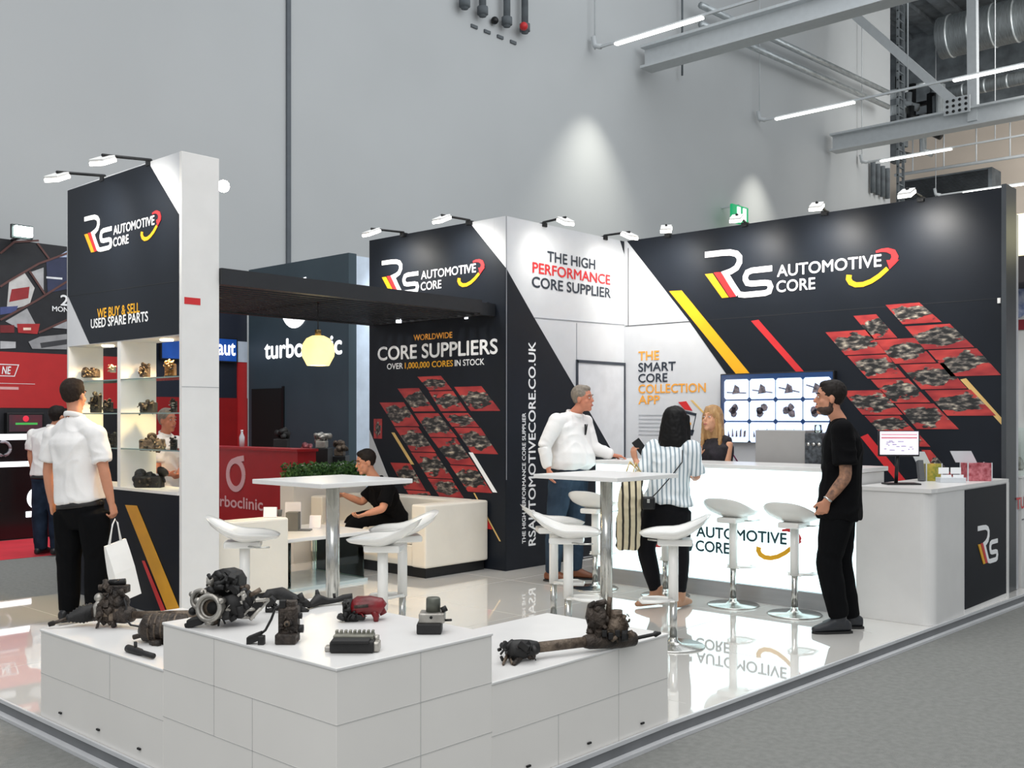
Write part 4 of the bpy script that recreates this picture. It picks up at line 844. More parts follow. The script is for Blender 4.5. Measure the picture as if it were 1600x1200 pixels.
# red caliper
p = onZ(567, 969, .64); q = Lf(p); t = thing('brake_caliper', 'dark red brake caliper on the tall plinth', 'brake caliper', p)
b = MB(); b.tube([q(-.045, 0, .055), q(-.02, 0, .062), q(.03, 0, .065), q(.075, 0, .06), (q(.09, 0, .05))], [(.05, .03), (.05, .042), (.05, .04), (.045, .036), (.03, .024)], n=14, side=Y_); b.tube([q(.045, -.02, .06), q(.062, -.03, .02), q(.06, -.03, .0)], [.02, .014, .010], n=10); b.tube([q(.07, .03, .05), q(.085, .03, .02)], .016, n=8); clutter(b, q, .13, .07, .08, 16, 14, .004, .013); b.build('caliper_body', redc, t)
b = MB(); b.tube([q(-.08, -.01, .055), q(-.045, -.01, .055)], [.036, .040], n=16); b.tube([q(-.07, .03, .05), q(-.03, .03, .05)], .034, n=14); b.obox(q(-.045, -.02, .02), RT, Y_, UP, .03, .02, .02, .006); b.obox(q(-.01, -.02, .018), RT, Y_, UP, .022, .02, .012, .004); clutter(b, Lf(q(-.055, -.02, 0)), .06, .07, .09, 14, 15, .004, .012); b.build('piston_housing', rub, t)
b = MB(); b.tube([q(-.03, -.045, .065), q(.03, -.045, .07)], .008, n=8); b.build('pipe', oily, t)
# control unit
p = onZ(550, 1020, .64); q = Lf(p); t = thing('control_unit', 'flat black finned control unit near the front edge of the tall plinth', 'control unit', p)
b = MB(); b.obox(q(0, .03, .022), RT, Y_, UP, .082, .045, .022, .008); b.obox(q(-.004, .02, .045), RT, Y_, UP, .07, .05, .006, .003); b.build('case', rub, t)
b = MB(); b.obox(q(0, .055, .05), RT, Y_, UP, .075, .03, .008, .003)
for i in range(9): b.obox(q(-.068 + i * .017, .07, .058), RT, Y_, UP, .005, .012, .012, .002)
b.build('finned_cover', M('grey_green_alloy', (112, 112, 102), .5, .5, rgb2=(150, 148, 136), scale=20), t)
b = MB(); b.obox(q(.088, .03, .02), RT, Y_, UP, .012, .03, .018, .006); b.tube([q(.085, .05, .03), q(.085, .05, .055)], .01, n=8); b.build('mounting_lug', alu, t); MB().obox(q(-.09, .03, .010), RT, Y_, UP, .014, .02, .010, .004).build('mounting_lug', alu, t)
# brake unit
p = onZ(674, 990, .64); q = Lf(p); t = thing('brake_unit', 'grey square brake pressure unit with round motor on top near plinth corner', 'pressure unit', p)
b = MB(); b.obox(q(-.008, .02, .022), RT, Y_, UP, .050, .045, .022, .006); b.build('electronics_case', rub, t)
b = MB(); b.obox(q(.002, .03, .063), RT, Y_, UP, .052, .045, .020, .005); b.build('valve_block', alu, t); MB().tube([q(0, -.012, .068), q(0, -.018, .068)], .006, n=10).build('bore', hole, t)
b = MB(); b.tube([q(.005, .035, .083), q(.005, .035, .135), q(.005, .035, .14)], [.030, .029, .025], n=22); b.build('motor_can', M('grey_motor', (92, 94, 86), .45, .4), t)
b = MB(); b.tube([q(.04, .02, .09), q(.06, .02, .10)], .012, n=10); b.tube([q(.055, .02, .05), q(.08, 0, .055)], .005, n=8); b.build('pipe_port', rub, t)
# second steering rack
t = thing('steering_rack', 'rusty steering rack with upright motor on the low plinth beside the glossy floor', 'steering rack', onZ(920, 1003, .44), group='steering racks')
a = onZ(800, 1016, .49); a2 = onZ(828, 1013, .49); c = onZ(922, 1002, .49); e = onZ(990, 998, .47); g = onZ(1032, 989, .48)
b = MB().tube([a - (a2 - a) * .25, a, a.lerp(a2, .5), a2, a2.lerp(c, .12)], [.034, .046, .044, .038, .028], n=9); clutter(b, Lf(a.lerp(a2, .3) - UP * .04), .16, .08, .08, 18, 3, .006, .016); b.build('end_housing', rub, t)
MB().tube([a2, c], .024, n=16).build('rack_tube', rust, t); MB().tube([c - (c - a2) * .1, c, e.lerp(c, .3), e], [.028, .036, .040, .034], n=14).build('gear_housing', oily, t)
MB().tube([e, g.lerp(e, .25), g.lerp(e, .2), g], [.009, .009, .015, .006], n=10).build('tie_rod', rub, t)
q = Lf(c.lerp(e, .3))
b = MB(); b.tube([q(-.02, 0, .02), q(-.045, 0, .12), q(-.05, 0, .17)], [.045, .05, .03], n=12, flat=.7); b.ell(q(-.03, -.01, .11), .035, .05, .07); clutter(b, Lf(q(-.03, 0, .02)), .09, .09, .17, 18, 7, .006, .018); b.build('motor', oily, t)
b = MB(); b.tube([q(.055, 0, .03), q(.055, 0, .09), q(.06, 0, .10), q(.06, 0, .14)], [.05, .045, .030, .028], n=16); b.ell(q(.085, -.01, .07), .032, .03, .04); clutter(b, Lf(q(.07, 0, .0)), .10, .09, .14, 18, 8, .005, .015); b.build('sensor_housing', rust, t)
b = MB(); b.tube([q(.02, 0, .09), q(.025, 0, .17), q(.03, 0, .20)], [.016, .012, .011], n=10); b.build('input_shaft', rust, t)
b = MB()
for i in range(5): b.obox(q(-.03 + i * .03, -.04, .03 + .012 * (i % 2)), RT, Y_, UP, .012, .012, .016, .004)
b.tube([q(.08, -.02, .03), q(.11, -.02, .03)], [.034, .026], n=12); b.build('bracket', rub, t)
t = thing('mounting_bracket', 'dark forked mounting bracket lying under the rusty steering rack end', 'bracket', onZ(815, 1032, .44))
def z4(x, y, h): 
    v = onZ(x, y + 330 * h, .44); return v + UP * h
b = MB(); b.tube([z4(786, 1038, .008), z4(794, 1022, .03), z4(788, 1006, .05)], [.008, .014, .014], n=8, flat=.6); b.tube([z4(793, 1020, .03), z4(800, 1037, .008)], [.014, .008], n=8, flat=.6); b.build('fork', rust, t)
b = MB(); b.tube([z4(803, 1038, .008), z4(814, 1025, .02), z4(823, 1019, .03), z4(829, 1027, .018)], [.008, .018, .022, .014], n=8); b.tube([z4(823, 1023, .02), z4(834, 1026, .018)], .015, n=8); b.build('lug', oily, t)
# parts on the glass shelves
def lump(label, x0, y0, x1, y1, Xp, seed, m1, m2, name='engine_part', n=9):
    random.seed(seed); base = onX((x0 + x1) / 2, y1, Xp); d = (base - EYE).dot(FW) / F; W, H = (x1 - x0) * d, (y1 - y0) * d; q = Lf(base)
    t = thing(name, label, 'engine part', base, group='engine parts on the glass shelves')
    b = MB(); b.obox(q(0, 0, H * .3), RT, Y_, UP, W * .36, min(.06, W * .3), H * .3, W * .05)
    for i in range(n):
        cx, cz = random.uniform(-.36, .36) * W, random.uniform(.2, .75) * H; r = random.uniform(.10, .2) * min(W, H * 1.6); a = random.uniform(0, 6.28)
        dv = RT * math.cos(a) * .6 + UP * math.sin(a) * .4 - Y_ * .5; c = q(cx, random.uniform(-.03, .02), cz); dv = dv * min(.5 * r / .05, .9) * .09
        if c.z - r < base.z: c.z = base.z + r
        b.tube([c - dv * .4, c + dv * .4], [r, r * random.uniform(.6, 1)], n=12)
    clutter(b, q, W * .62, .12, H * .72, 14, seed + 50, min(W, H) * .05, min(W, H) * .12)
    b.build('casting', m1, t); g = MB()
    for i in range(5):
        cx, cz = random.uniform(-.28, .28) * W, random.uniform(.2, .55) * H; r = random.uniform(.05, .10) * min(W, H); c = q(cx, -.03, cz); g.tube([c + Y_ * .04, c - Y_ * .045], [r, r * .8], n=10)
    g.build('fittings', m2, t); return t
XS = KX + .14
lump('low grey part on upper glass shelf at the outer bay', 126, 571, 158, 590, XS, 1, oily, rust); lump('small pale part on upper glass shelf beside the divider, outer bay', 171, 566, 182, 582, XS, 12, alu, rust)
lump('upright dark part with round top on second glass shelf beside the man', 140, 604, 160, 645, XS, 2, rub, oily); lump('dark lumpy part on second glass shelf, outer bay near the divider', 160, 618, 178, 643, XS, 3, rub, oily)
lump('dark part on lowest glass shelf, outer bay near the man', 164, 664, 183, 700, XS, 4, rub, oily)
lump('small boxy grey part on upper glass shelf, inner bay', 217, 561, 236, 589, XS, 5, oily, rust); lump('copper coloured part on upper glass shelf next to the pillar', 256, 556, 277, 587, XS, 6, M('coppery', (120, 78, 40), .45, .5, rgb2=(186, 142, 84), scale=18), oily)
lump('black spiky part on second glass shelf, inner bay', 217, 617, 248, 646, XS, 7, rub, oily); lump('dark part with pale cap on second glass shelf beside the pillar', 266, 615, 278, 644, XS, 8, oily, alu)
lump('rusty dark housing on lowest glass shelf, inner bay', 214, 674, 262, 704, XS, 9, rust, rub); lump('dark part on lowest glass shelf beside the pillar', 265, 676, 278, 703, XS, 10, rub, oily)
lump('large black part on the cabinet top under the shelves', 207, 729, 262, 765, KX + .14, 11, rub, oily, n=14)

# ------------------------------------------------------------------ neighbouring stands
YB = 15.7
t = thing('neighbour_wall', 'neighbouring stand wall with dark angular picture panel above a red band', 'exhibition wall', (6.4, YB, -.08))
MB().box(3.4, YB, -.08, 8.3, YB + .15, 4.16).build('wall_panel', M('neighbour_dark', (30, 31, 36), .5, var=.2), t)
MB().box(3.4, YB - .01, 1.66, 8.3, YB, 2.49).build('red_band', M('neighbour_red', (186, 38, 40), .5, var=.04), t)
g = fY(YB - .002)
def pp(lst): return [(v.x, v.z) for v in (onY(x, y, YB) for x, y in lst)]
gp = [([(48, 425), (68, 418), (68, 458)], (176, 176, 178)), ([(14, 440), (38, 426), (54, 450), (46, 476), (10, 486)], (196, 194, 192)), ([(18, 452), (46, 448), (44, 466), (14, 472)], (150, 40, 44)), ([(0, 480), (28, 478), (24, 488), (0, 492)], (70, 80, 130)),
      ([(72, 408), (104, 398), (104, 452), (74, 458)], (48, 54, 82)), ([(88, 402), (104, 392), (104, 402)], (190, 205, 235)), ([(72, 432), (97, 434), (97, 437), (72, 435)], (230, 232, 236)), ([(8, 502), (42, 482), (60, 516), (26, 512)], (168, 168, 170)), ([(0, 508), (22, 508), (22, 520), (0, 520)], (120, 34, 38)), ([(26, 506), (62, 506), (58, 522), (28, 520)], (170, 40, 42)),
      ([(36, 512), (48, 512), (48, 516), (36, 516)], (250, 220, 200)), ([(0, 533), (24, 534), (24, 544), (0, 545)], (188, 188, 190)), ([(44, 534), (62, 526), (104, 522), (104, 546), (50, 545)], (150, 150, 152)), ([(62, 536), (104, 530), (104, 538), (64, 544)], (60, 60, 64)), ([(80, 512), (104, 502), (104, 514)], (170, 172, 176))]
for i, (q, col) in enumerate(gp): MB().prism(pp(q), g, .002 + .0006 * i, .003 + .0006 * i).build('picture_facet', M('facet_%d_%d_%d' % col, col, .5, var=.15), t)
for q in ([(0, 396), (22, 378), (60, 376)], [(0, 448), (12, 440), (60, 412), (104, 396)], [(58, 380), (76, 404)], [(0, 500), (56, 470), (104, 440)], [(60, 520), (104, 500)], [(46, 424), (70, 460)]): MB().stroke(pp(q), g, .03, .012, .014).build('picture_line', M('facet_line', (96, 62, 58), .5), t)
a = onY(94, 477, YB); text('2', g, a.x, a.z, .16, .12, letter, t, w0=.014); a = onY(81, 486, YB); b_ = onY(106, 486, YB); text('MON', g, a.x, a.z, .075, b_.x - a.x, letter, t, w0=.014)
a = onY(0, 583, YB); text('NE', fY(YB - .012), a.x + .02, a.z - .01, .11, .13, letter, t, shear=.2); fr = MB(); fr.stroke([(a.x - .1, a.z - .04), (a.x + .2, a.z - .04), (a.x + .26, a.z + .13), (a.x - .1, a.z + .13)], fY(YB - .012), .012, .001, .003); fr.stroke([(a.x - .2, a.z - .15), (a.x + .5, a.z - .15)], fY(YB - .012), .006, .001, .003); fr.build('logo_frame', letter, t)
MB().prism([(a.x - .1, a.z - .24), (a.x + .26, a.z - .24), (a.x + .26, a.z - .20), (a.x - .1, a.z - .20)], fY(YB - .012), .001, .003).build('small_print', M('pink_print', (224, 170, 168), .5), t)
hg = M('flood_glow', (225, 255, 248), .4, emit=26, var=0)
p = onY(36, 362, YB - .4); t = thing('floodlight', 'bright floodlight glaring on top of the neighbouring dark wall', 'floodlight', p)
MB().box(p.x - .12, p.y - .05, p.z - .07, p.x + .12, p.y + .02, p.z + .07).build('lamp_face', hg, t); MB().box(p.x - .15, p.y + .02, p.z - .1, p.x + .15, p.y + .08, p.z + .1).build('housing', blackm, t); MB().tube([p + Vector((0, .06, -.08)), Vector((p.x, YB, 4.16))], .02, n=6).build('bracket', blackm, t)
a = onY(10, 645, YB - .1); b_ = onY(68, 678, YB - .1)
t = thing('monitor', 'monitor with red and green picture under the red band', 'monitor', ((a.x + b_.x) / 2, YB - .1, b_.z)); MB().box(a.x, YB - .12, b_.z, b_.x, YB - .002, a.z, .01).build('case', blackm, t)
MB().box(a.x + .03, YB - .124, b_.z + .04, b_.x - .03, YB - .12, a.z - .03).build('screen', M('dim_screen', (46, 44, 52), .3, emit=.4, rgb2=(96, 40, 48), scale=3), t); MB().box(a.x + .12, YB - .127, b_.z + .14, b_.x - .1, YB - .124, b_.z + .17).build('screen_line', M('screen_green', (70, 170, 80), .3, emit=.5), t); MB().ell(((a.x + b_.x) / 2, YB - .126, b_.z + .23), .045, .002, .045).build('screen_emblem', M('screen_red2', (220, 50, 70), .3, emit=.6), t)
YC = 13.75
t = thing('neighbour_counter', 'black counter with lit white shelves and glowing oval on red carpet', 'counter', (5.4, YC + .3, -.08))
def zat(y, Y=YC, px=30): return onY(px, y, Y).z
MB().box(3.6, YC, -.08, 6.7, YC + .6, zat(686)).build('counter_body', M('gloss_black', (14, 14, 16), .2, coat=.4), t); ls = M('lit_shelf', (244, 246, 250), .3, emit=1.6, var=0)
MB().box(3.6, YC - .06, zat(687), 6.7, YC + .6, zat(679)).build('worktop', ls, t); MB().box(3.6, YC - .03, zat(729), 6.7, YC - .001, zat(721)).build('lit_shelf', ls, t)
a = onY(4, 701, YC); r = MB(); r.tube([(a.x + .09 * math.cos(x * .4488), YC - .02, a.z + .09 * math.sin(x * .4488)) for x in range(15)], .02, n=6); r.build('ring_logo', M('grey_emblem', (150, 150, 155), .4), t)
a = onY(62, 778, YC); MB().ell((a.x, YC - .01, a.z), .17, .012, .16, nu=28).build('glowing_oval', ls, t); MB().box(a.x - .18, YC - .02, zat(809) , a.x + .19, YC - .003, zat(800)).build('glowing_bar', ls, t)
q = MB()
for i in range(6): q.box(4.6 + i * .3, YC + .05, zat(679), 4.6 + i * .3 + .05, YC + .1, zat(679) + .06)
o = thing('red_carpet', 'bright red carpet strip in front of the black neighbouring counter', 'carpet', (5, 12.8, -.08)); MB().box(2.6, 11.88, -.0795, 8.0, YC - .065, -.074).build('carpet_pile', M('red_carpet_pile', (206, 40, 56), .95, var=.08, scale=3), o)
# turbo stand
t = thing('turbo_wall', 'dark slate wall with glowing white lettering behind the canopy', 'exhibition wall', (9.9, 13.6, -.08))
slate = M('slate_print', (58, 74, 83), .55, var=.10, scale=1.2)
MB().box(9.8, 12.3, -.08, 9.95, 15.0, 4.03).build('wall_panel', slate, t); MB().box(9.95, 12.3, -.08, 11.6, 12.42, 4.0).build('return_panel', M('pale_blue_print', (206, 220, 236), .5), t)
f = fX(9.8); ew = M('glowing_letter', (250, 252, 255), .4, emit=1.6, var=0)
a = onX(414, 559, 9.8); b_ = onX(534, 552, 9.8); text('turboclinic', f, -a.y, a.z - .02, .30, a.y - b_.y, ew, t, bold=.03)
def ring(fn, cu, cv, r, th, m, t):
    b = MB(); b.stroke([(cu + r * math.cos(2 * math.pi * k / 32), cv + r * math.sin(2 * math.pi * k / 32)) for k in range(33)], fn, th, .001, .012); b.stroke([(cu + r * math.cos(x) , cv + r * math.sin(x)) for x in (2.4, 2.0, 1.7)] + [(cu + r * .3, cv + r * 1.10), (cu + r * 1.02, cv + r * 1.2)], fn, th * 1.0, .0015, .0125); b.build('ring_emblem', m, t)
a = onX(461, 477, 9.8); ring(f, -a.y, a.z, .30, .14, ew, t)
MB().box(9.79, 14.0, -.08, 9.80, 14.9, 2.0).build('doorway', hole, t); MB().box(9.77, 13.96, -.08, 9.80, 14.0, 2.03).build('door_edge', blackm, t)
l = spot('turbo_wash', (10.6, 11.2, 3.9), (10.9, 12.3, 3.2), 120, 90, .8, color=(.85, .93, 1))
t = thing('turbo_side_wall', 'dark red wall with blue screen between the white pillar and the slate wall', 'exhibition wall', (8.6, 15.2, -.08))
x0 = onY(330, 600, 15.2).x; x1 = onY(386, 600, 15.2).x
MB().box(x0 - 1.1, 15.2, -.08, x1, 15.3, 3.9).build('wall_panel', M('dark_navy_print', (24, 32, 48), .5), t); MB().box(x0 - 1.1, 15.18, -.08, x1, 15.2, onY(360, 622, 15.2).z).build('red_panel', M('deep_red', (150, 18, 22), .5), t)
xa = onY(370, 600, 15.2).x; MB().box(xa, 15.17, .4, x1 - .02, 15.2, onY(378, 566, 15.2).z).build('red_pillar', M('neighbour_red', (186, 38, 40), .5), t); MB().box(xa, 15.16, onY(378, 566, 15.2).z, x1 - .02, 15.19, onY(378, 534, 15.2).z).build('pale_figure', M('pale_blue_print', (206, 220, 236), .5), t)
za, zb = onY(355, 528, 15.1).z, onY(355, 566, 15.1).z; xs = onY(371, 550, 15.1).x
t = thing('television', 'blue wall screen with white letters seen past the white pillar', 'television', (xs - .6, 15.1, zb)); MB().box(xs - 1.4, 15.1, zb, xs, 15.16, za).build('case', blackm, t); MB().box(xs - 1.38, 15.095, zb + .02, xs - .02, 15.1, za - .02).build('screen', M('screen_blue', (20, 70, 150), .3, emit=.45, var=.3, scale=2), t); text('aut', fY(15.094), xs - .38, zb + .12, .2, .33, ew, t)
t = thing('red_counter', 'red turbo stand counter with pale ring emblem behind the sofa', 'counter', (7.13, 10.5, -.08))
rm = M('counter_red', (170, 22, 26), .4, var=.05); MB().box(7.0, 9.72, -.08, 7.26, 11.9, 1.12).build('counter_body', rm, t); MB().box(6.98, 9.70, 1.12, 7.28, 11.92, 1.15).build('worktop', rm, t)
f = fX(7.0); a = onX(369, 742, 7.0); pk = M('pale_pink_print', (226, 178, 180), .5, var=.03); ring(f, -a.y, a.z, .175, .07, pk, t)
a = onX(328, 789, 7.0); b_ = onX(411, 783, 7.0); text('turboclinic', f, -a.y, a.z, .135, a.y - b_.y, pk, t)
p = onX(378, 698, 7.12); p.z = 1.15; t = thing('water_bottle', 'small clear bottle on the red turbo stand counter', 'bottle', p); MB().lathe([(.032, 0), (.034, .12), (.014, .17), (.014, .19)], p, 16).build('bottle_body', acry, t); MB().lathe([(.016, .19), (.016, .21)], p, 12).build('cap', letter, t)
# exhibits on the turbo stand
def exhibit(px, py0, py1, wpx, dep, label, m, seed):
    base = atD(px, py1, dep); k = dep / F; random.seed(seed); q = Lf(Vector((base.x, base.y, -.08))); z1 = base.z
    t = thing('turbo_exhibit', label, 'engine exhibit', (base.x, base.y, -.08)); MB().obox(q(0, 0, (z1 + .08) / 2), RT, Y_, UP, wpx * k * .5, .18, (z1 + .08) / 2, .005).build('stand_block', blackm, t)
    H = (py1 - py0) * k; W = wpx * k; b = MB()
    for i in range(7):
        c = Lf(Vector((base.x, base.y, z1)))(random.uniform(-.3, .3) * W, random.uniform(-.08, .08), random.uniform(.25, .75) * H); a = random.uniform(0, 6.28); r = random.uniform(.12, .22) * H; dv = (RT * math.cos(a) + UP * math.sin(a)) * r * .7 - Y_ * .05; b.tube([c - dv, c + dv], [r, r * .7], n=14)
    b.obox(Lf(Vector((base.x, base.y, z1)))(0, 0, H * .2), RT, Y_, UP, W * .3, .1, H * .2, .01); b.build('turbine', m, t)
exhibit(503, 672, 700, 26, 12.9, 'silver turbine on dark block above the hedge', alu, 3); exhibit(479, 690, 715, 18, 13.3, 'reddish engine part on dark block above the hedge', M('pinkish_metal', (140, 70, 74), .4, .4), 4); exhibit(531, 684, 712, 24, 13.5, 'grey engine part on dark block nearest the seated man', rust, 5)
exhibit(440, 664, 700, 36, 14.2, 'dark engine part beside the doorway of slate wall', rub, 6)
p = atD(481, 731, 11.8)
for dx, lab in ((0, 'small white label holder at the hedge, farther from the seated man'), (42, 'small white label holder at the hedge, nearer the seated man')):
    c = atD(480 + dx, 734, 11.6); q = Lf(c); t = thing('label_holder', lab, 'label holder', c - UP * .98); b = MB(); b.obox(q(0, 0, .04), RT, Y_, UP, .09, .02, .012, .003); b.build('label_plate', letter, t); MB().ell(q(.10, -.02, .05), .03).build('label_knob', letter, t); MB().cyl(c - UP * (c.z + .08), q(0, 0, .03), .012, n=8).build('post', blackm, t)
# stand beyond the grey end post
XN = 12.4
t = thing('neighbour_shop_wall', 'bright white stand wall with globe emblem and red stripe beyond the end post', 'exhibition wall', (XN, 3.5, -.08))
def zx(y): return onX(1588, y, XN).z
MB().box(XN, 1.2, -.08, XN + .1, 5.2, 3.7).build('wall_panel', white, t); MB().box(XN - .6, 1.2, zx(412), XN, 5.2, zx(350)).build('lit_fascia', M('warm_fascia', (255, 238, 190), .4, emit=1.3, var=.15, scale=1.5), t)
MB().box(XN - .62, 1.2, zx(452), XN, 5.2, zx(413)).build('dark_fascia', M('dark_fascia', (44, 40, 42), .6), t); MB().box(XN - .02, 1.2, zx(516), XN, 5.2, zx(500)).build('red_stripe', M('maroon_print', (140, 24, 40), .5), t)
a = onX(1591, 471, XN); MB().ell((XN - .012, a.y, a.z), .012, .11, .19, nu=20).build('globe_emblem', M('globe_blue', (60, 90, 160), .4, rgb2=(210, 215, 235), scale=9), t); MB().box(XN - .05, 3.05, zx(655), XN, 3.45, zx(592)).build('dark_jacket', blackm, t)
t = thing('neighbour_display_case', 'white display counter with red lettering and glass case past the end post', 'counter', (10.6, 3.2, -.08))
MB().box(9.75, 2.75, -.078, 12.2, 3.6, .974).build('counter_body', white, t); MB().box(9.76, 2.76, .985, 12.2, 3.58, 1.40).build('glass_case', glass, t); MB().box(9.74, 2.74, .975, 12.2, 3.6, .992).build('worktop', white, t)
a = onY(1587, 796, 2.75); text('TURBO', fY(2.748), a.x, a.z, .10, .62, redp, t, bold=.03); MB().box(9.75, 2.745, .60, 12.2, 2.75, .61).build('panel_joint', seamm, t)
for i in range(4): single(MB().lathe([(.05, 0), (.07, .04), (.05, .1), (.03, .13)], (9.95 + i * .3, 3.1, .992), 14), 'cast_part', alu, 'small silver cast part inside the glass case past the end post', 'engine part', 'cast parts in the glass case')
# ------------------------------------------------------------------ people
def fuse(mb, name, mat, parent, voxel=.008, smooth=5, wrinkle=0.0, wf=9.0, seed=0):
    """grow one continuous skin over overlapping shapes"""
    off = root_of(parent).location
    me = mb.mesh(name, off); bm = bmesh.new(); bm.from_mesh(me); bmesh.ops.recalc_face_normals(bm, faces=bm.faces); bm.to_mesh(me); bm.free()
    o = bpy.data.objects.new(name, me); C.objects.link(o)
    r = o.modifiers.new('r', 'REMESH'); r.mode = 'VOXEL'; r.voxel_size = voxel; r.use_smooth_shade = True
    s = o.modifiers.new('s', 'SMOOTH'); s.factor = .5; s.iterations = smooth
    dg = bpy.context.evaluated_depsgraph_get(); new = bpy.data.meshes.new_from_object(o.evaluated_get(dg)); new.name = name
    bpy.data.objects.remove(o); bpy.data.meshes.remove(me)
    if wrinkle:
        nn = [v.normal.copy() for v in new.vertices]; sv = Vector((seed * 3.1, seed, 0))
        for v, n in zip(new.vertices, nn):
            p = v.co; a = noise.noise(Vector((p.x * wf, p.y * wf, p.z * wf * .7 + noise.noise(p * 4) * 1.5)) + sv); v.co = p + n * (wrinkle * (1 - 2 * abs(a)) * 1.0)
    for p in new.polygons: p.use_smooth = True
    new.materials.clear(); new.materials.append(mat)
    o = bpy.data.objects.new(name, new); C.objects.link(o); o.parent = parent; return o
def loft(b, rings, n=18):
    vs = []; fs = []
    for c, u, v, ra, rb in rings:
        for k in range(n):
            a = 2 * math.pi * k / n; ca, sa = math.cos(a), math.sin(a); e = 2.0 / 2.4
            vs.append(c + u * (ra * math.copysign(abs(ca) ** e, ca)) + v * (rb * math.copysign(abs(sa) ** e, sa)))
    m = len(rings)
    for i in range(m - 1):
        for k in range(n): fs.append((i * n + k, i * n + (k + 1) % n, (i + 1) * n + (k + 1) % n, (i + 1) * n + k))
    fs.append(tuple(reversed(range(n)))); fs.append(tuple((m - 1) * n + k for k in range(n))); b.add(vs, fs, True)
def limb(b, pts, rs, n=14): b.tube(pts, rs, n=n, round_end=True)
def curve3(a, b_, c, n=4):
    """a few points through a joint so the bend stays round"""
    out = [a, a.lerp(b_, .5)]
    for i in range(n + 1):
        t = i / n; p = a.lerp(b_, .85 + .15 * t); q = b_.lerp(c, .15 * t); out.append(p.lerp(q, t))
    return out + [b_.lerp(c, .55), c]
def hand(b, wr, d, pn, ts, curl=.5, s=1.0):
    d = d.normalized(); pn = (pn - d * pn.dot(d)).normalized(); sd = (ts - d * ts.dot(d) - pn * ts.dot(pn)).normalized()
    loft(b, [(wr - d * .02 * s, sd, pn, .026 * s, .019 * s), (wr + d * .02 * s, sd, pn, .031 * s, .018 * s), (wr + d * .055 * s, sd, pn, .040 * s, .016 * s), (wr + d * .088 * s, sd, pn, .040 * s, .013 * s)], 14)
    for i, (off, L) in enumerate([(.031, .072), (.0105, .082), (-.0105, .077), (-.031, .060)]):
        p = wr + d * (.082 - .004 * abs(i - 1)) * s + sd * off * s; ang = .15; pts = [p - d * .01 * s]; spread = sd * (off * 1.6)
        pts.append(p)
        for k, f in enumerate((.45, .32, .23)):
            ang += curl * (.7 + .15 * i) * (.8, 1.0, .7)[k]; dr = ((d + spread) * math.cos(ang) + pn * math.sin(ang)).normalized(); p = p + dr * L * f * s; pts.append(p)
        limb(b, pts, [.0095 * s, .0095 * s, .0088 * s, .008 * s, .007 * s], 8)
    p = wr + d * .022 * s + sd * .024 * s; d1 = (d * .75 + sd * .75 + pn * .35).normalized(); p1 = p + d1 * .038 * s; d2 = (d * .95 + sd * .25 + pn * .45).normalized(); p2 = p1 + d2 * .030 * s
    limb(b, [p, p1, p2, p2 + d2 * .018 * s], [.014 * s, .0115 * s, .010 * s, .008 * s], 8)
SK = {}
def skin(name, rgb): return M('skin_' + name, rgb, .55, var=.06, scale=12, spec=.35)
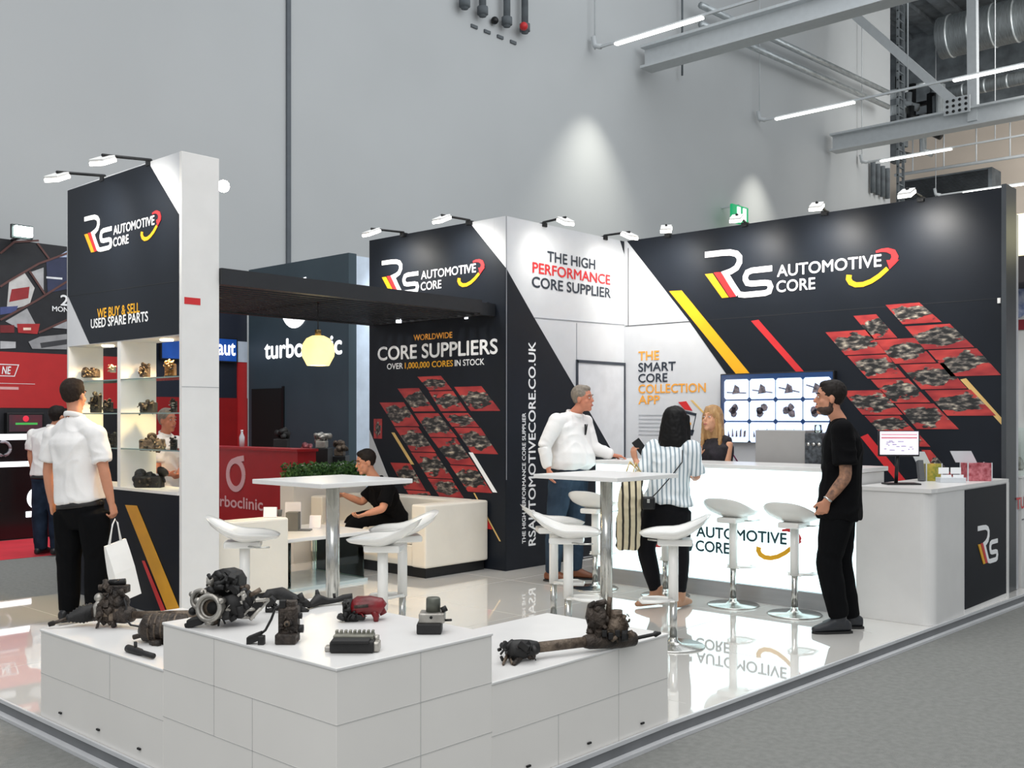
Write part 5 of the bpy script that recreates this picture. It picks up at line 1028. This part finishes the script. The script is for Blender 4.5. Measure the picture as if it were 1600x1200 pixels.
def person(label, J, fwd, hdir, skinm, hairm, top, bottom, shoes, vox=.0065, sleeve='short', hair='short', wide=1.0, belly=0.0, hem=.0, toes=None, hands=None, beard=None, female=False, floor=0.0, collar=True, topname='shirt', sole=True, headup=None, hs=1.0, loose=0.0, seated=False, boot=.045):
    """J: joints in world space; fwd: chest direction; hdir: where the face points"""
    base = (J['al'] + J['ar']) / 2; base.z = floor
    t = thing('person', label, 'person', base)
    hc = J['head']; fd = hdir.normalized(); ud = (headup or UP); ud = (ud - fd * ud.dot(fd)).normalized(); rd = fd.cross(ud)
    sa = (J['sr'] - J['sl']).normalized(); ha = (J['hr'] - J['hl']).normalized(); fw = fwd.normalized()
    mids = (J['sl'] + J['sr']) / 2; k = wide; q = .9 if female else 1.0
    def fr(c0, c1, ax):
        tng = (c1 - c0).normalized(); u = (ax - tng * ax.dot(tng)).normalized(); return u, tng.cross(u)
    uh, vh = fr(J['pel'], J['wst'], ha); uw, vw = fr(J['pel'], J['cst'], (ha + sa) / 2); uc, vc = fr(J['wst'], J['nck'], sa)
    def bell(v): return (v if v.dot(fw) > 0 else -v)
    def torso(b, e, low=True, hemdrop=0.0, bl=0.0):
        R = []
        dn = (J['pel'] - J['wst']).normalized()
        if low: R.append((J['pel'] + dn * .10, uh, vh, .07 * k + e, .07 + e))
        if hemdrop: R.append((J['pel'] + dn * hemdrop, uh, vh, (.165 + loose) * k * (1.04 if female else 1) + e, .115 + e + loose))
        if low or hemdrop > -.02: R.append((J['pel'] + dn * .02, uh, vh, (.165 + loose * .8) * k * (1.05 if female else 1) + e, .115 + e + loose))
        R += [(J['pel'].lerp(J['wst'], .55) + bell(vh) * bl * .8, uh, vh, (.155 + loose * .6) * k * (q if female else 1) + e + bl * .35, .108 + e + bl + loose * .7), (J['wst'] + bell(vw) * bl * .7, uw, vw, (.145 + loose * .4) * k * q + e + bl * .4, .105 + e + bl + loose * .5),
              (J['wst'].lerp(J['cst'], .5) + bell(vw) * bl * .3, uw, vw, (.152 + loose * .2) * k * q + e + bl * .2, .108 + e + bl * .4 + loose * .3), (J['cst'], uc, vc, .168 * k * q + e, .118 + e), (J['cst'].lerp(mids, .6), uc, vc, .172 * k * q + e, .105 + e), (mids + (J['nck'] - mids) * .15, sa, vc, .122 * k * q + e, .074 + e), (mids.lerp(J['nck'], .62), sa, vc, .076 * k + e, .062 + e * .6), (J['nck'] - UP * (.022 if e > 0 else 0), sa, vc, .058 + e * .5, .058 + e * .5)]
        loft(b, R)
        for s_ in 'lr': limb(b, [J['nck'] - UP * .045, J['nck'].lerp(J['s' + s_], .5) - UP * .022, J['s' + s_]], [.056 + e * .6, .052 + e * .6, .046 + e * .8])
    b = MB(); torso(b, -.010)
    limb(b, [J['nck'] - UP * .03, J['nck'], J['nck'].lerp(hc - ud * .05, .6), hc - ud * .03 - fd * .012], [.058 * hs, .054 * hs, .051 * hs, .052 * hs])
    b.ell(hc + ud * .030 - fd * .012, .073 * hs, .094 * hs, .088 * hs, (rd, fd, ud)); b.ell(hc + fd * .020 - ud * .043, .058 * hs, .068 * hs, .073 * hs, (rd, fd, ud)); b.ell(hc + fd * .064 * hs - ud * .096 * hs, .027, .024, .021, (rd, fd, ud))
    b.ell(hc + fd * .070 + ud * .028, .050, .018, .013, (rd, fd, ud)); limb(b, [hc + fd * .080 + ud * .014, hc + fd * .096 - ud * .008, hc + fd * .104 - ud * .026], [.008, .010, .014], 8); b.ell(hc + fd * .086 - ud * .060, .026, .012, .014, (rd, fd, ud))
    for s_ in (-1, 1): b.ell(hc + rd * s_ * .074 * hs - fd * .006 - ud * .012, .009, .020, .032, (rd, fd, ud)); b.ell(hc + rd * s_ * .036 + fd * .058 - ud * .028, .022, .02, .022, (rd, fd, ud))
    A = {}
    for s_ in 'lr':
        S, E_, W_ = J['s' + s_], J['e' + s_], J['w' + s_]; A[s_] = curve3(S, E_, W_); n = len(A[s_]); rr = [.052, .046] + [.040, .039, .040, .040, .039][:n - 4] + [.036, .025]
        if female: rr = [x * .85 for x in rr]
        limb(b, A[s_], rr[:n] if len(rr) >= n else rr + [.025] * (n - len(rr)))
        h = (hands or {}).get(s_)
        dflt = (W_ - E_).normalized()
        if h is None: h = (dflt, (mids - W_) - dflt * 0, fw, .45)
        hand(b, W_, h[0], h[1], h[2], h[3], .9 if female else 1.0)
        H, K_, N_ = J['h' + s_], J['k' + s_], J['a' + s_]; pts = curve3(H, K_, N_); n = len(pts); rl = [.092, .078] + [.060] * (n - 4) + [.054, .036]; limb(b, pts, rl)
        tv = (toes or {}).get(s_, fw); tv = Vector((tv.x, tv.y, 0)).normalized(); limb(b, [N_ - tv * .02 - UP * .02, Vector((N_.x, N_.y, floor + .062)) + tv * .05, Vector((N_.x, N_.y, floor + .040)) + tv * .13], [.036, .034, .024] if female else [.034, .028, .018])
    fuse(b, 'body', skinm, t, vox, 4)
    # face
    for s_ in (-1, 1):
        c = hc + fd * .0815 + ud * .007 + rd * s_ * .031
        e = MB(); e.ell(c, .0135, .006, .0062, (rd, fd, ud), 12, 8); e.build('eye', M('eye_white', (222, 216, 210), .3), t); MB().ell(c + fd * .0035, .0058, .0035, .0058, (rd, fd, ud), 10, 6).build('iris', M('eye_dark', (38, 28, 22), .3), t)
        e = MB(); e.tube([hc + fd * .086 + ud * .033 + rd * s_ * .014, hc + fd * .086 + ud * .037 + rd * s_ * .033, hc + fd * .074 + ud * .031 + rd * s_ * .05], [.0045, .005, .003], n=6); e.build('eyebrow', hairm, t)
    MB().ell(hc + fd * .0945 - ud * .062, .023, .006, .0075, (rd, fd, ud), 12, 8).build('lips', M('lip', (168, 92, 84), .4), t)
    hb = MB(); hb.ell(hc + ud * .043 - fd * .024, .080 * hs, .095 * hs, .088 * hs, (rd, fd, ud), 20, 14); hb.ell(hc + ud * .002 - fd * .040, .067 * hs, .062 * hs, .058 * hs, (rd, fd, ud), 20, 14)
    if hair == 'short': hb.ell(hc + ud * .092 + fd * .012, .056, .058, .034, (rd, fd, ud)); fuse(hb, 'hair', hairm, t, .006, 2, .003, 45)
    elif hair == 'bob':
        bk = -fd
        hb.ell(hc + ud * .04 - fd * .02, .094, .104, .094, (rd, fd, ud)); loft(hb, [(hc + ud * .05 - fd * .03, rd, fd, .088, .09), (hc - ud * .03 - fd * .04, rd, fd, .104, .085), (hc - ud * .14 - fd * .055, rd, fd, .118, .075), (hc - ud * .235 - fd * .05, rd, fd, .110, .058), (hc - ud * .262 - fd * .05, rd, fd, .08, .04)])
        for s_ in (-1, 1): limb(hb, [hc + rd * s_ * .075 + ud * .05 + fd * .02, hc + rd * s_ * .088 - ud * .04 + fd * .01, hc + rd * s_ * .095 - ud * .16], [.03, .03, .028])
        fuse(hb, 'hair', hairm, t, .007, 5, .004, 30)
    elif hair == 'long':
        hb.ell(hc + ud * .045 - fd * .018, .086, .096, .086, (rd, fd, ud)); loft(hb, [(hc + ud * .05 - fd * .03, rd, fd, .082, .085), (hc - ud * .04 - fd * .045, rd, fd, .092, .07), (hc - ud * .16 - fd * .07, rd, fd, .10, .055), (hc - ud * .30 - fd * .09, rd, fd, .085, .04), (hc - ud * .38 - fd * .09, rd, fd, .05, .03)])
        for s_ in (-1, 1): limb(hb, [hc + rd * s_ * .045 + ud * .105 + fd * .025, hc + rd * s_ * .082 + ud * .02 + fd * .010, hc + rd * s_ * .092 - ud * .10 - fd * .015, hc + rd * s_ * .100 - ud * .26 - fd * .02], [.014, .016, .022, .016])
        fuse(hb, 'hair', hairm, t, .007, 4, .004, 40)
    if beard: bb = MB(); bb.ell(hc + fd * .018 - ud * .078, .0595, .070, .046, (rd, fd, ud)); bb.ell(hc + fd * .084 - ud * .044, .022, .009, .005, (rd, fd, ud)); bb.ell(hc - fd * .0 - ud * .045, .0635, .03, .05, (rd, fd, ud)); fuse(bb, 'beard', M('brown_beard', (66, 48, 40), .7, var=.25, scale=60), t, .006, 2, .002, 60)
    # clothes
    c = MB(); torso(c, .016, low=False, hemdrop=hem, bl=belly)
    for s_ in 'lr':
        pts = A[s_]; n = len(pts)
        if sleeve != 'none': limb(c, [pts[0], pts[0].lerp(pts[1], .5), pts[1].lerp(pts[0], .1)], [.064 + loose * .4, .064 + loose * .4, .060 + loose * .4]); c.ell(pts[0], .068 + loose * .3)
        if sleeve == 'short': c.tube([mids.lerp(pts[0], .75) - UP * .01, pts[0], pts[0].lerp(pts[1], .6), pts[0].lerp(J['e' + s_], .72)], [.050, .067 + loose * .25, .066 + loose * .4, .067 + loose * .4], n=16)
        elif sleeve == 'half': c.tube([mids.lerp(pts[0], .75) - UP * .01, pts[0], pts[1], pts[0].lerp(J['e' + s_], .95)], [.046, .058, .063, .064], n=16)
        elif sleeve == 'long': limb(c, [mids.lerp(pts[0], .75) - UP * .01] + pts[:-1] + [pts[-2].lerp(pts[-1], .82)], [.050, .065, .062] + [.056] * (n - 4) + [.052, .040])
        else: limb(c, [mids.lerp(pts[0], .3), mids.lerp(pts[0], .75)], [.055, .05])
    fuse(c, topname, top, t, .008, 5, .012 if sleeve != 'none' else .002, 8.5, len(label))
    if collar:
        cl = MB(); m = 16; cc = J['nck'] - UP * .002; cl.tube([cc + (sa * math.cos(2 * math.pi * i / m) * .070 + fw * math.sin(2 * math.pi * i / m) * .073) * hs + UP * (-.022 * math.sin(2 * math.pi * i / m)) for i in range(m + 1)], [(.019, .008)] * (m + 1), n=8, side=UP); cl.build('collar', top, t)
    p = MB(); dn = (J['pel'] - J['wst']).normalized()
    loft(p, [(J['pel'] + dn * .15, uh, vh, .10 * k, .09), (J['pel'] + dn * .02, uh, vh, .172 * k * (1.04 if female else 1), .125), (J['pel'].lerp(J['wst'], .5), uh, vh, .160 * k * (q if female else 1) + .01, .115 + belly * .5), (J['pel'].lerp(J['wst'], .85), uh, vh, .150 * k * (q if female else 1), .105 + belly * .4)])
    for s_ in 'lr':
        H, K_, N_ = J['h' + s_], J['k' + s_], J['a' + s_]; pts = curve3(H, K_, N_); n = len(pts); g = 0 if female else .012
        limb(p, pts, [.108 + (0 if female else .004), .094 + g * .5] + [.072 + g] * (n - 4) + [.066 + g, (.046 if female else .066)])
    fuse(p, 'trousers', bottom, t, .008, 5, .006 if not female else .002, 8, len(label) + 5)
    if not seated and not female:
        m = 20; bc = J['pel'].lerp(J['wst'], .10); MB().tube([bc + bell(vh) * belly * .3 + uh * math.cos(2 * math.pi * i / m) * (.181 * k) + vh * math.sin(2 * math.pi * i / m) * (.135 + belly * .3) for i in range(m + 1)], [(.018, .005)] * (m + 1), n=8, side=-dn).build('belt', M('belt_leather', (26, 24, 24), .5), t)
    for s_ in 'lr':
        N_ = J['a' + s_].copy(); tv = (toes or {}).get(s_, fw); tv = Vector((tv.x, tv.y, 0)).normalized(); sd = Vector((-tv.y, tv.x, 0)); z0 = min(N_.z - .075, floor + .012) if not seated else floor + .012; z0 = max(z0, floor + .012)
        sh = MB(); g = Vector((N_.x, N_.y, z0))
        loft(sh, [(g - tv * .085 + UP * .035, sd, UP, .024, .030), (g - tv * .06 + UP * .042, sd, UP, .036, .042), (g + tv * .02 + UP * (.044 if female else .052), sd, UP, .042, .046 if female else .054), (g + tv * .09 + UP * .036, sd, UP, .046, .038), (g + tv * .16 + UP * .022, sd, UP, .040, .024), (g + tv * .195 + UP * .016, sd, UP, .022, .016)])
        limb(sh, [g + UP * .05, N_ + UP * boot], [.050, .056 + (.030 if boot > .06 else 0)]); sho = fuse(sh, 'shoe', shoes, t, .007, 3)
        if sole:
            so = MB(); so.prism([(-.09, -.026), (-.06, -.038), (.06, -.042), (.12, -.046), (.175, -.034), (.2, 0), (.175, .034), (.12, .046), (.06, .042), (-.06, .038), (-.09, .026)], lambda u, v, w_: Vector((g.x, g.y, 0)) + tv * u + sd * v + UP * (floor + w_), .001, .016); so.build('sole', M('sole_rubber', (22, 22, 22), .7), sho)
    return t
def JJ(d0, **kw): return {n: atD(v[0], v[1], d0 + (v[2] if len(v) > 2 else 0)) for n, v in kw.items()}
def dirv(u, v, z=0.0): return (RT * u + FW * v + UP * z).normalized()
shirtw = M('white_cotton', (236, 234, 232), .8, var=.03, scale=4, bump=.1, bscale=90); blackc = M('black_cotton', (9, 9, 11), .9, var=.2, scale=5, bump=.1, bscale=90, spec=.12)
blackt = M('black_trouser', (9, 10, 12), .9, var=.15, scale=4, spec=.12); denim = M('blue_denim', (34, 46, 60), .9, rgb2=(54, 70, 86), scale=5, bump=.15, bscale=120, spec=.15); jeansd = M('dark_denim', (22, 30, 44), .9, rgb2=(38, 50, 68), scale=6, spec=.15); bshoe = M('black_leather', (18, 18, 20), .4, var=.1); brown = M('brown_leather', (112, 62, 36), .45, var=.15)
hdark = M('dark_brown_hair', (27, 21, 18), .65, spec=.25, var=.3, scale=40, stretch=(1, 1, .3)); hgrey = M('grey_hair', (128, 118, 106), .6, var=.22, scale=40); hblack = M('black_hair', (9, 8, 9), .6, spec=.25, var=.2, scale=30); hblond = M('blond_hair', (190, 150, 98), .5, rgb2=(146, 106, 64), scale=30, stretch=(1, 1, .25)); hshort = M('cropped_brown_hair', (44, 35, 30), .75, spec=.2, var=.2, scale=60)
# man with the white bag
d = 7.55; J = JJ(d, head=(116, 618, .04), nck=(117, 650), cst=(117, 694), wst=(121, 745), pel=(126, 793), sl=(84, 681, .09), sr=(150, 680, -.09), el=(75, 735, .10), wl=(81, 785, .10), er=(163, 737, -.10), wr=(174, 786, -.06), hl=(108, 802, .04), hr=(146, 802, -.04), kl=(107, 885, .05), kr=(152, 885, -.03), al=(108, 953, .04), ar=(149, 955, -.04))
person('man in white short-sleeved shirt seen from behind, holding a white bag beside the display cabinet', J, dirv(.40, .91), dirv(.22, .97), skin('fair', (196, 138, 110)), hshort, shirtw, blackt, bshoe, hem=-.045, loose=.006, hands={'r': (dirv(.25, .1, -1), dirv(-.9, .2), dirv(.3, .9), .95), 'l': (dirv(.1, .1, -1), dirv(.9, .1), dirv(.3, .9), .5)}, wide=1.02)
# visitor at the black counter
d = 11.75; J = JJ(d, head=(91, 651), nck=(84, 668), cst=(76, 696), wst=(74, 722), pel=(74, 748), sl=(52, 680, .05), sr=(98, 680, -.05), el=(48, 712, .05), wl=(54, 742, .1), er=(102, 714, -.05), wr=(99, 745, .1), hl=(66, 754), hr=(84, 754), kl=(62, 808), kr=(88, 808), al=(64, 857, .02), ar=(89, 857))
person('man in white shirt and jeans standing on red carpet at the black neighbouring counter', J, dirv(.3, .95), dirv(.5, .86), skin('fair', (196, 138, 110)), hdark, shirtw, jeansd, bshoe, vox=.010, hem=-.04, floor=-.074, sole=False)
# older man
d = 9.5; J = JJ(d, head=(911, 623, -.02), nck=(898, 646), cst=(893, 678), wst=(890, 706), pel=(888, 742), sl=(914, 661, .14), sr=(870, 659, -.14), er=(850, 698, -.20), wr=(857, 732, -.22), el=(926, 700, .10), wl=(957, 711, .10), hl=(900, 750, .08), hr=(876, 750, -.08), kl=(899, 828, .07), kr=(867, 828, -.10), al=(898, 889, .07), ar=(864, 893, -.10))
person('older grey-haired man in white shirt and jeans resting a hand on the lit counter', J, dirv(.75, -.66), dirv(.86, -.5), skin('ruddy', (198, 130, 104)), hgrey, shirtw, denim, brown, sleeve='long', hem=-.06, belly=.055, wide=1.06, toes={'l': dirv(.9, -.3), 'r': dirv(.8, -.5)}, hands={'l': (dirv(.98, .1, -.15), dirv(0, 0, -1), dirv(.2, .9), .2), 'r': (dirv(.1, -.1, -1), dirv(.8, .3), dirv(.6, -.7), .5)}, loose=.012)
wch = J['wl']; dvv = (J['wl'] - J['el']).normalized(); single(MB().tube([wch - dvv * .03, wch - dvv * .005], .0385, n=18), 'wristwatch', blackm, 'dark wristwatch on the older man resting hand', 'watch')
q = J['nck'] + dirv(.75, -.66) * .125 - UP * .10; single(MB().tube([q, q - UP * .10], [.010, .007], n=8).tube([q + RT * .018, q - UP * .09 + RT * .004], .005, n=6), 'spectacles', blackm, 'folded dark glasses hanging at the older man shirt opening', 'glasses')
# woman in the striped blouse
d = 8.1; blouse = stripe_mat('striped_blouse', (150, 166, 176), (236, 241, 243), 9.5, 'X', thr=.30, dist=.35)
J = JJ(d, head=(1056, 660, .02), nck=(1053, 690), cst=(1051, 722), wst=(1046, 753), pel=(1042, 792), sl=(1021, 702, .10), sr=(1080, 703, -.10), el=(1004, 742, .05), wl=(993, 718, .14), er=(1089, 742, -.06), wr=(1086, 748, .16), hl=(1024, 800, .05), hr=(1059, 800, -.05), kl=(1009, 858, .02), kr=(1063, 868, -.03), al=(1025, 924, .08), ar=(1061, 932, -.02))
person('woman with black hair in pale striped blouse seen from behind at the lit counter', J, dirv(.6, .8), dirv(.55, .83), skin('warm', (202, 146, 118)), hblack, blouse, M('black_leggings', (12, 12, 17), .8, var=.15, spec=.2), M('tan_sandal', (176, 132, 104), .5, var=.1), sleeve='half', hair='bob', hem=-.03, female=True, collar=False, topname='blouse', wide=1.0, loose=.018, sole=False, toes={'l': dirv(-.75, -.4), 'r': dirv(.5, .7)}, hands={'l': (dirv(-.25, .1, 1), dirv(.8, .5), dirv(-.4, .9), .7), 'r': (dirv(.3, .9, .1), dirv(0, 0, 1), dirv(-.9, 0), .6)})
p = J['wl'] + dirv(-.05, .1, 1) * .10 + RT * .045; single(MB().obox(p, RT * .8 + UP * .6, FW, UP * .8 - RT * .6, .036, .006, .07, .004), 'phone', blackm, 'dark phone held up by the woman in striped blouse', 'phone')
strap = [J['sr'] * .75 + J['sl'] * .25 + UP * .05 - FW * .05, atD(1066, 722, 7.93), atD(1048, 745, 7.93), atD(1028, 768, 7.95), atD(1016, 780, 7.98)]
t = thing('crossbody_bag', 'small black crossbody bag hanging at the hip of striped blouse woman', 'bag', atD(1013, 795, 7.92)); MB().tube(strap, [(.007, .004)] * 5, n=6).build('strap', blackm, t); MB().obox(atD(1013, 786, 7.93), RT, FW, UP, .05, .035, .05, .015).build('pouch', M('black_leather', (18, 18, 20), .4), t); MB().obox(atD(1013, 783, 7.88), RT, FW, UP, .012, .003, .014, .003).build('buckle', chrome, t)
# tote
tm = stripe_mat('striped_tote', (44, 40, 36), (228, 216, 184), 6.2, 'X', thr=.22, dist=.5); td = 8.0
t = thing('tote_bag', 'cream and black striped tote bag hanging from the striped blouse woman arm', 'bag', atD(982, 858, td))
ring_ = lambda y, x0, x1, dep: (atD((x0 + x1) / 2, y, td), RT, FW, (x1 - x0) / 2 * td / F, dep)
b = MB(); loft(b, [ring_(858, 966, 996, .03), ring_(852, 963, 999, .055), ring_(815, 964, 1001, .075), ring_(775, 968, 1003, .07), ring_(748, 974, 1004, .05), ring_(738, 980, 1002, .03)]); fuse(b, 'bag_body', tm, t, .008, 3, .010, 16)
b = MB(); b.tube([atD(976, 745, td - .04), atD(984, 722, td - .02), atD(1000, 738, td + .03)], [(.012, .005)] * 3, n=8); b.tube([atD(988, 745, td - .05), atD(993, 724, td - .04), atD(1004, 742, td + .02)], [(.012, .005)] * 3, n=8); b.build('handle', M('straw_handle', (232, 206, 140), .7, var=.15, scale=30), t)
# blonde woman behind the counter
d = 9.55; J = JJ(d, head=(1112, 654, -.04), nck=(1120, 679), cst=(1119, 708), wst=(1120, 742), pel=(1121, 782), sl=(1138, 692, -.10), sr=(1104, 690, .11), el=(1134, 738, -.14), wl=(1116, 770, -.16), er=(1094, 732, .10), wr=(1090, 712, -.0), hl=(1127, 790, -.05), hr=(1114, 790, .05), kl=(1126, 850, -.05), kr=(1114, 850, .05), al=(1126, 893, -.05), ar=(1114, 893, .05))
person('blonde woman in sleeveless black top standing behind the lit counter', J, dirv(-.65, -.75), dirv(-.72, -.68, .12), skin('tan', (214, 160, 128)), hblond, M('black_print_top', (16, 15, 18), .8, rgb2=(44, 38, 46), scale=20), blackt, bshoe, sleeve='none', hair='long', hem=.03, female=True, collar=False, topname='top', hands={'r': (dirv(.1, -.3, 1), dirv(-.2, -.9), dirv(.9, 0), .6)})
single(MB().tube([atD(1139, 690, 9.62), atD(1144, 708, 9.6), atD(1154, 724, 9.6)], [(.012, .004)] * 3, n=8).obox(atD(1150, 736, 9.62), RT, FW, UP, .06, .04, .08, .02), 'shoulder_bag', M('magenta_leather', (128, 30, 84), .5), 'magenta bag beside the blonde woman behind the lit counter', 'bag')
# man in black
d = 7.24; J = JJ(d, head=(1296, 622, 0), nck=(1311, 657), cst=(1316, 702), wst=(1314, 748), pel=(1311, 796), sl=(1317, 674, -.18), sr=(1311, 674, .18), el=(1322, 745, -.22), wl=(1292, 783, -.20), er=(1318, 745, .22), wr=(1296, 785, .20), hl=(1308, 806, -.09), hr=(1311, 806, .09), kl=(1294, 880, -.09), kr=(1312, 884, .10), al=(1311, 962, -.09), ar=(1329, 962, .08))
pm = person('bearded man all in black with tattooed forearm, hand in pocket, by the reception counter', J, dirv(-.97, .2), dirv(-.98, .14), skin('fair', (196, 138, 110)), hdark, blackc, blackt, M('black_boot', (30, 33, 38), .5), boot=.05, hem=.06, loose=.020, wide=1.08, beard=True, collar=False, topname='t_shirt', toes={'l': dirv(-.95, -.1), 'r': dirv(-.95, .1)}, hands={'l': (dirv(-.25, .38, -.9), dirv(.1, .9), dirv(-.8, 0), .5)}, hs=1.02)
E_, W_ = J['el'], J['wl']; S_ = J['sl']; pts = curve3(S_, E_, W_)
b = MB(); limb(b, [S_.lerp(E_, .55)] + pts[2:-1] + [W_.lerp(E_, .08)], [.0445] + [.0425] * (len(pts) - 4) + [.0395, .030]); fuse(b, 'tattoo_sleeve', M('tattooed_skin', (98, 74, 64), .6, rgb2=(176, 128, 98), scale=26, det=5), pm, .007, 3)
MB().tube([W_.lerp(E_, .10), W_.lerp(E_, .04)], .034, n=16).build('watch_strap', chrome, pm)
# seated man
d = 10.35; J = JJ(d, head=(571, 722, -.20), nck=(587, 749, -.15), cst=(600, 777, -.05), wst=(609, 796, .04), pel=(616, 808, .10), sl=(606, 765, -.28), sr=(587, 761, .06), el=(598, 795, -.36), wl=(572, 803, -.42), er=(566, 785, .06), wr=(537, 773, -.02), hl=(611, 812, 0), hr=(606, 809, .18), kl=(553, 818, -.14), kr=(550, 814, .16), al=(546, 873, -.14), ar=(550, 872, .15))
person('man in black polo shirt sitting on sofa under the suppliers wall, leaning forward', J, dirv(-.85, -.45), dirv(-.86, -.45, -.22), skin('fair', (196, 138, 110)), hdark, blackc, blackt, bshoe, hem=.02, seated=True, wide=1.0, toes={'l': dirv(-.95, -.2), 'r': dirv(-.95, -.2)}, hands={'l': (dirv(-.9, -.2, -.3), dirv(0, .3, 1), dirv(.2, .9), .6), 'r': (dirv(-.9, -.1, -.1), dirv(0, -.6, -.8), dirv(0, .3, .9), .4)}, topname='polo_shirt')
# grey haired man behind the cabinet
d = 10.5; J = JJ(d, head=(262, 657), nck=(258, 678), cst=(259, 708), wst=(258, 738), pel=(257, 772), sl=(276, 692, .15), sr=(246, 692, -.13), er=(246, 734, -.18), wr=(266, 741, -.26), el=(284, 734, .08), wl=(279, 742, -.1), hl=(262, 778, .06), hr=(252, 778, -.06), kl=(262, 838, .06), kr=(252, 838, -.06), al=(262, 884, .06), ar=(252, 884, -.06))
person('grey-haired man in white shirt glimpsed through the glass shelves behind the cabinet', J, dirv(.75, -.6), dirv(.85, -.5), skin('ruddy', (198, 130, 104)), hgrey, shirtw, blackt, bshoe, vox=.009, hem=-.04, floor=-.08, sole=False)
# paper bags
pw = M('paper_white', (240, 238, 234), .6, var=.02, bump=.1, bscale=12)
def bag(c, w_, dp, h, yaw, tilt, label, handle_h, dark=False):
    r = RT * math.cos(yaw) + FW * math.sin(yaw); n = Vector((-r.y, r.x, 0)); u = (UP * math.cos(tilt) - r * math.sin(tilt)).normalized(); r2 = n.cross(u) * -1
    r2 = (r - u * r.dot(u)).normalized(); t = thing('carrier_bag', label, 'bag', c)
    b = MB(); m = 0
    prof = [(0, 1.0), (.03, 1.0), (.5, .9), (.8, .55), (1.0, .2)]
    vs = []; fs = []
    for z, k in prof:
        for sx, sy in ((-1, -1), (1, -1), (1, 1), (-1, 1)): vs.append(c + u * z * h + r2 * sx * w_ / 2 + n * sy * dp / 2 * k)
    for i in range(len(prof) - 1):
        for k in range(4): fs.append((i * 4 + k, i * 4 + (k + 1) % 4, i * 4 + 4 + (k + 1) % 4, i * 4 + 4 + k))
    fs.append((3, 2, 1, 0)); fs.append((16, 17, 18, 19)); b.add(vs, fs); b.build('bag_body', pw, t)
    top = c + u * h
    for s_ in (-1, 1): MB().tube([top - r2 * w_ * .28 + n * s_ * .008, top + UP * handle_h * .8 - r2 * w_ * .12 - n * s_ * .002, top + UP * handle_h, top + UP * handle_h * .8 + r2 * w_ * .12 - n * s_ * .002, top + r2 * w_ * .28 + n * s_ * .008], .005, n=6).build('bag_handle', blackm if dark else pw, t)
    return t
bag(atD(199, 933, 7.42), .17, .10, .42, .95, .24, 'white paper bag held in the hand of the white-shirted man', .17)
bag(atD(180, 955, 7.85) * 1.0, .20, .09, .30, .3, .02, 'white paper bag with black handles standing behind the held bag', .18, True)
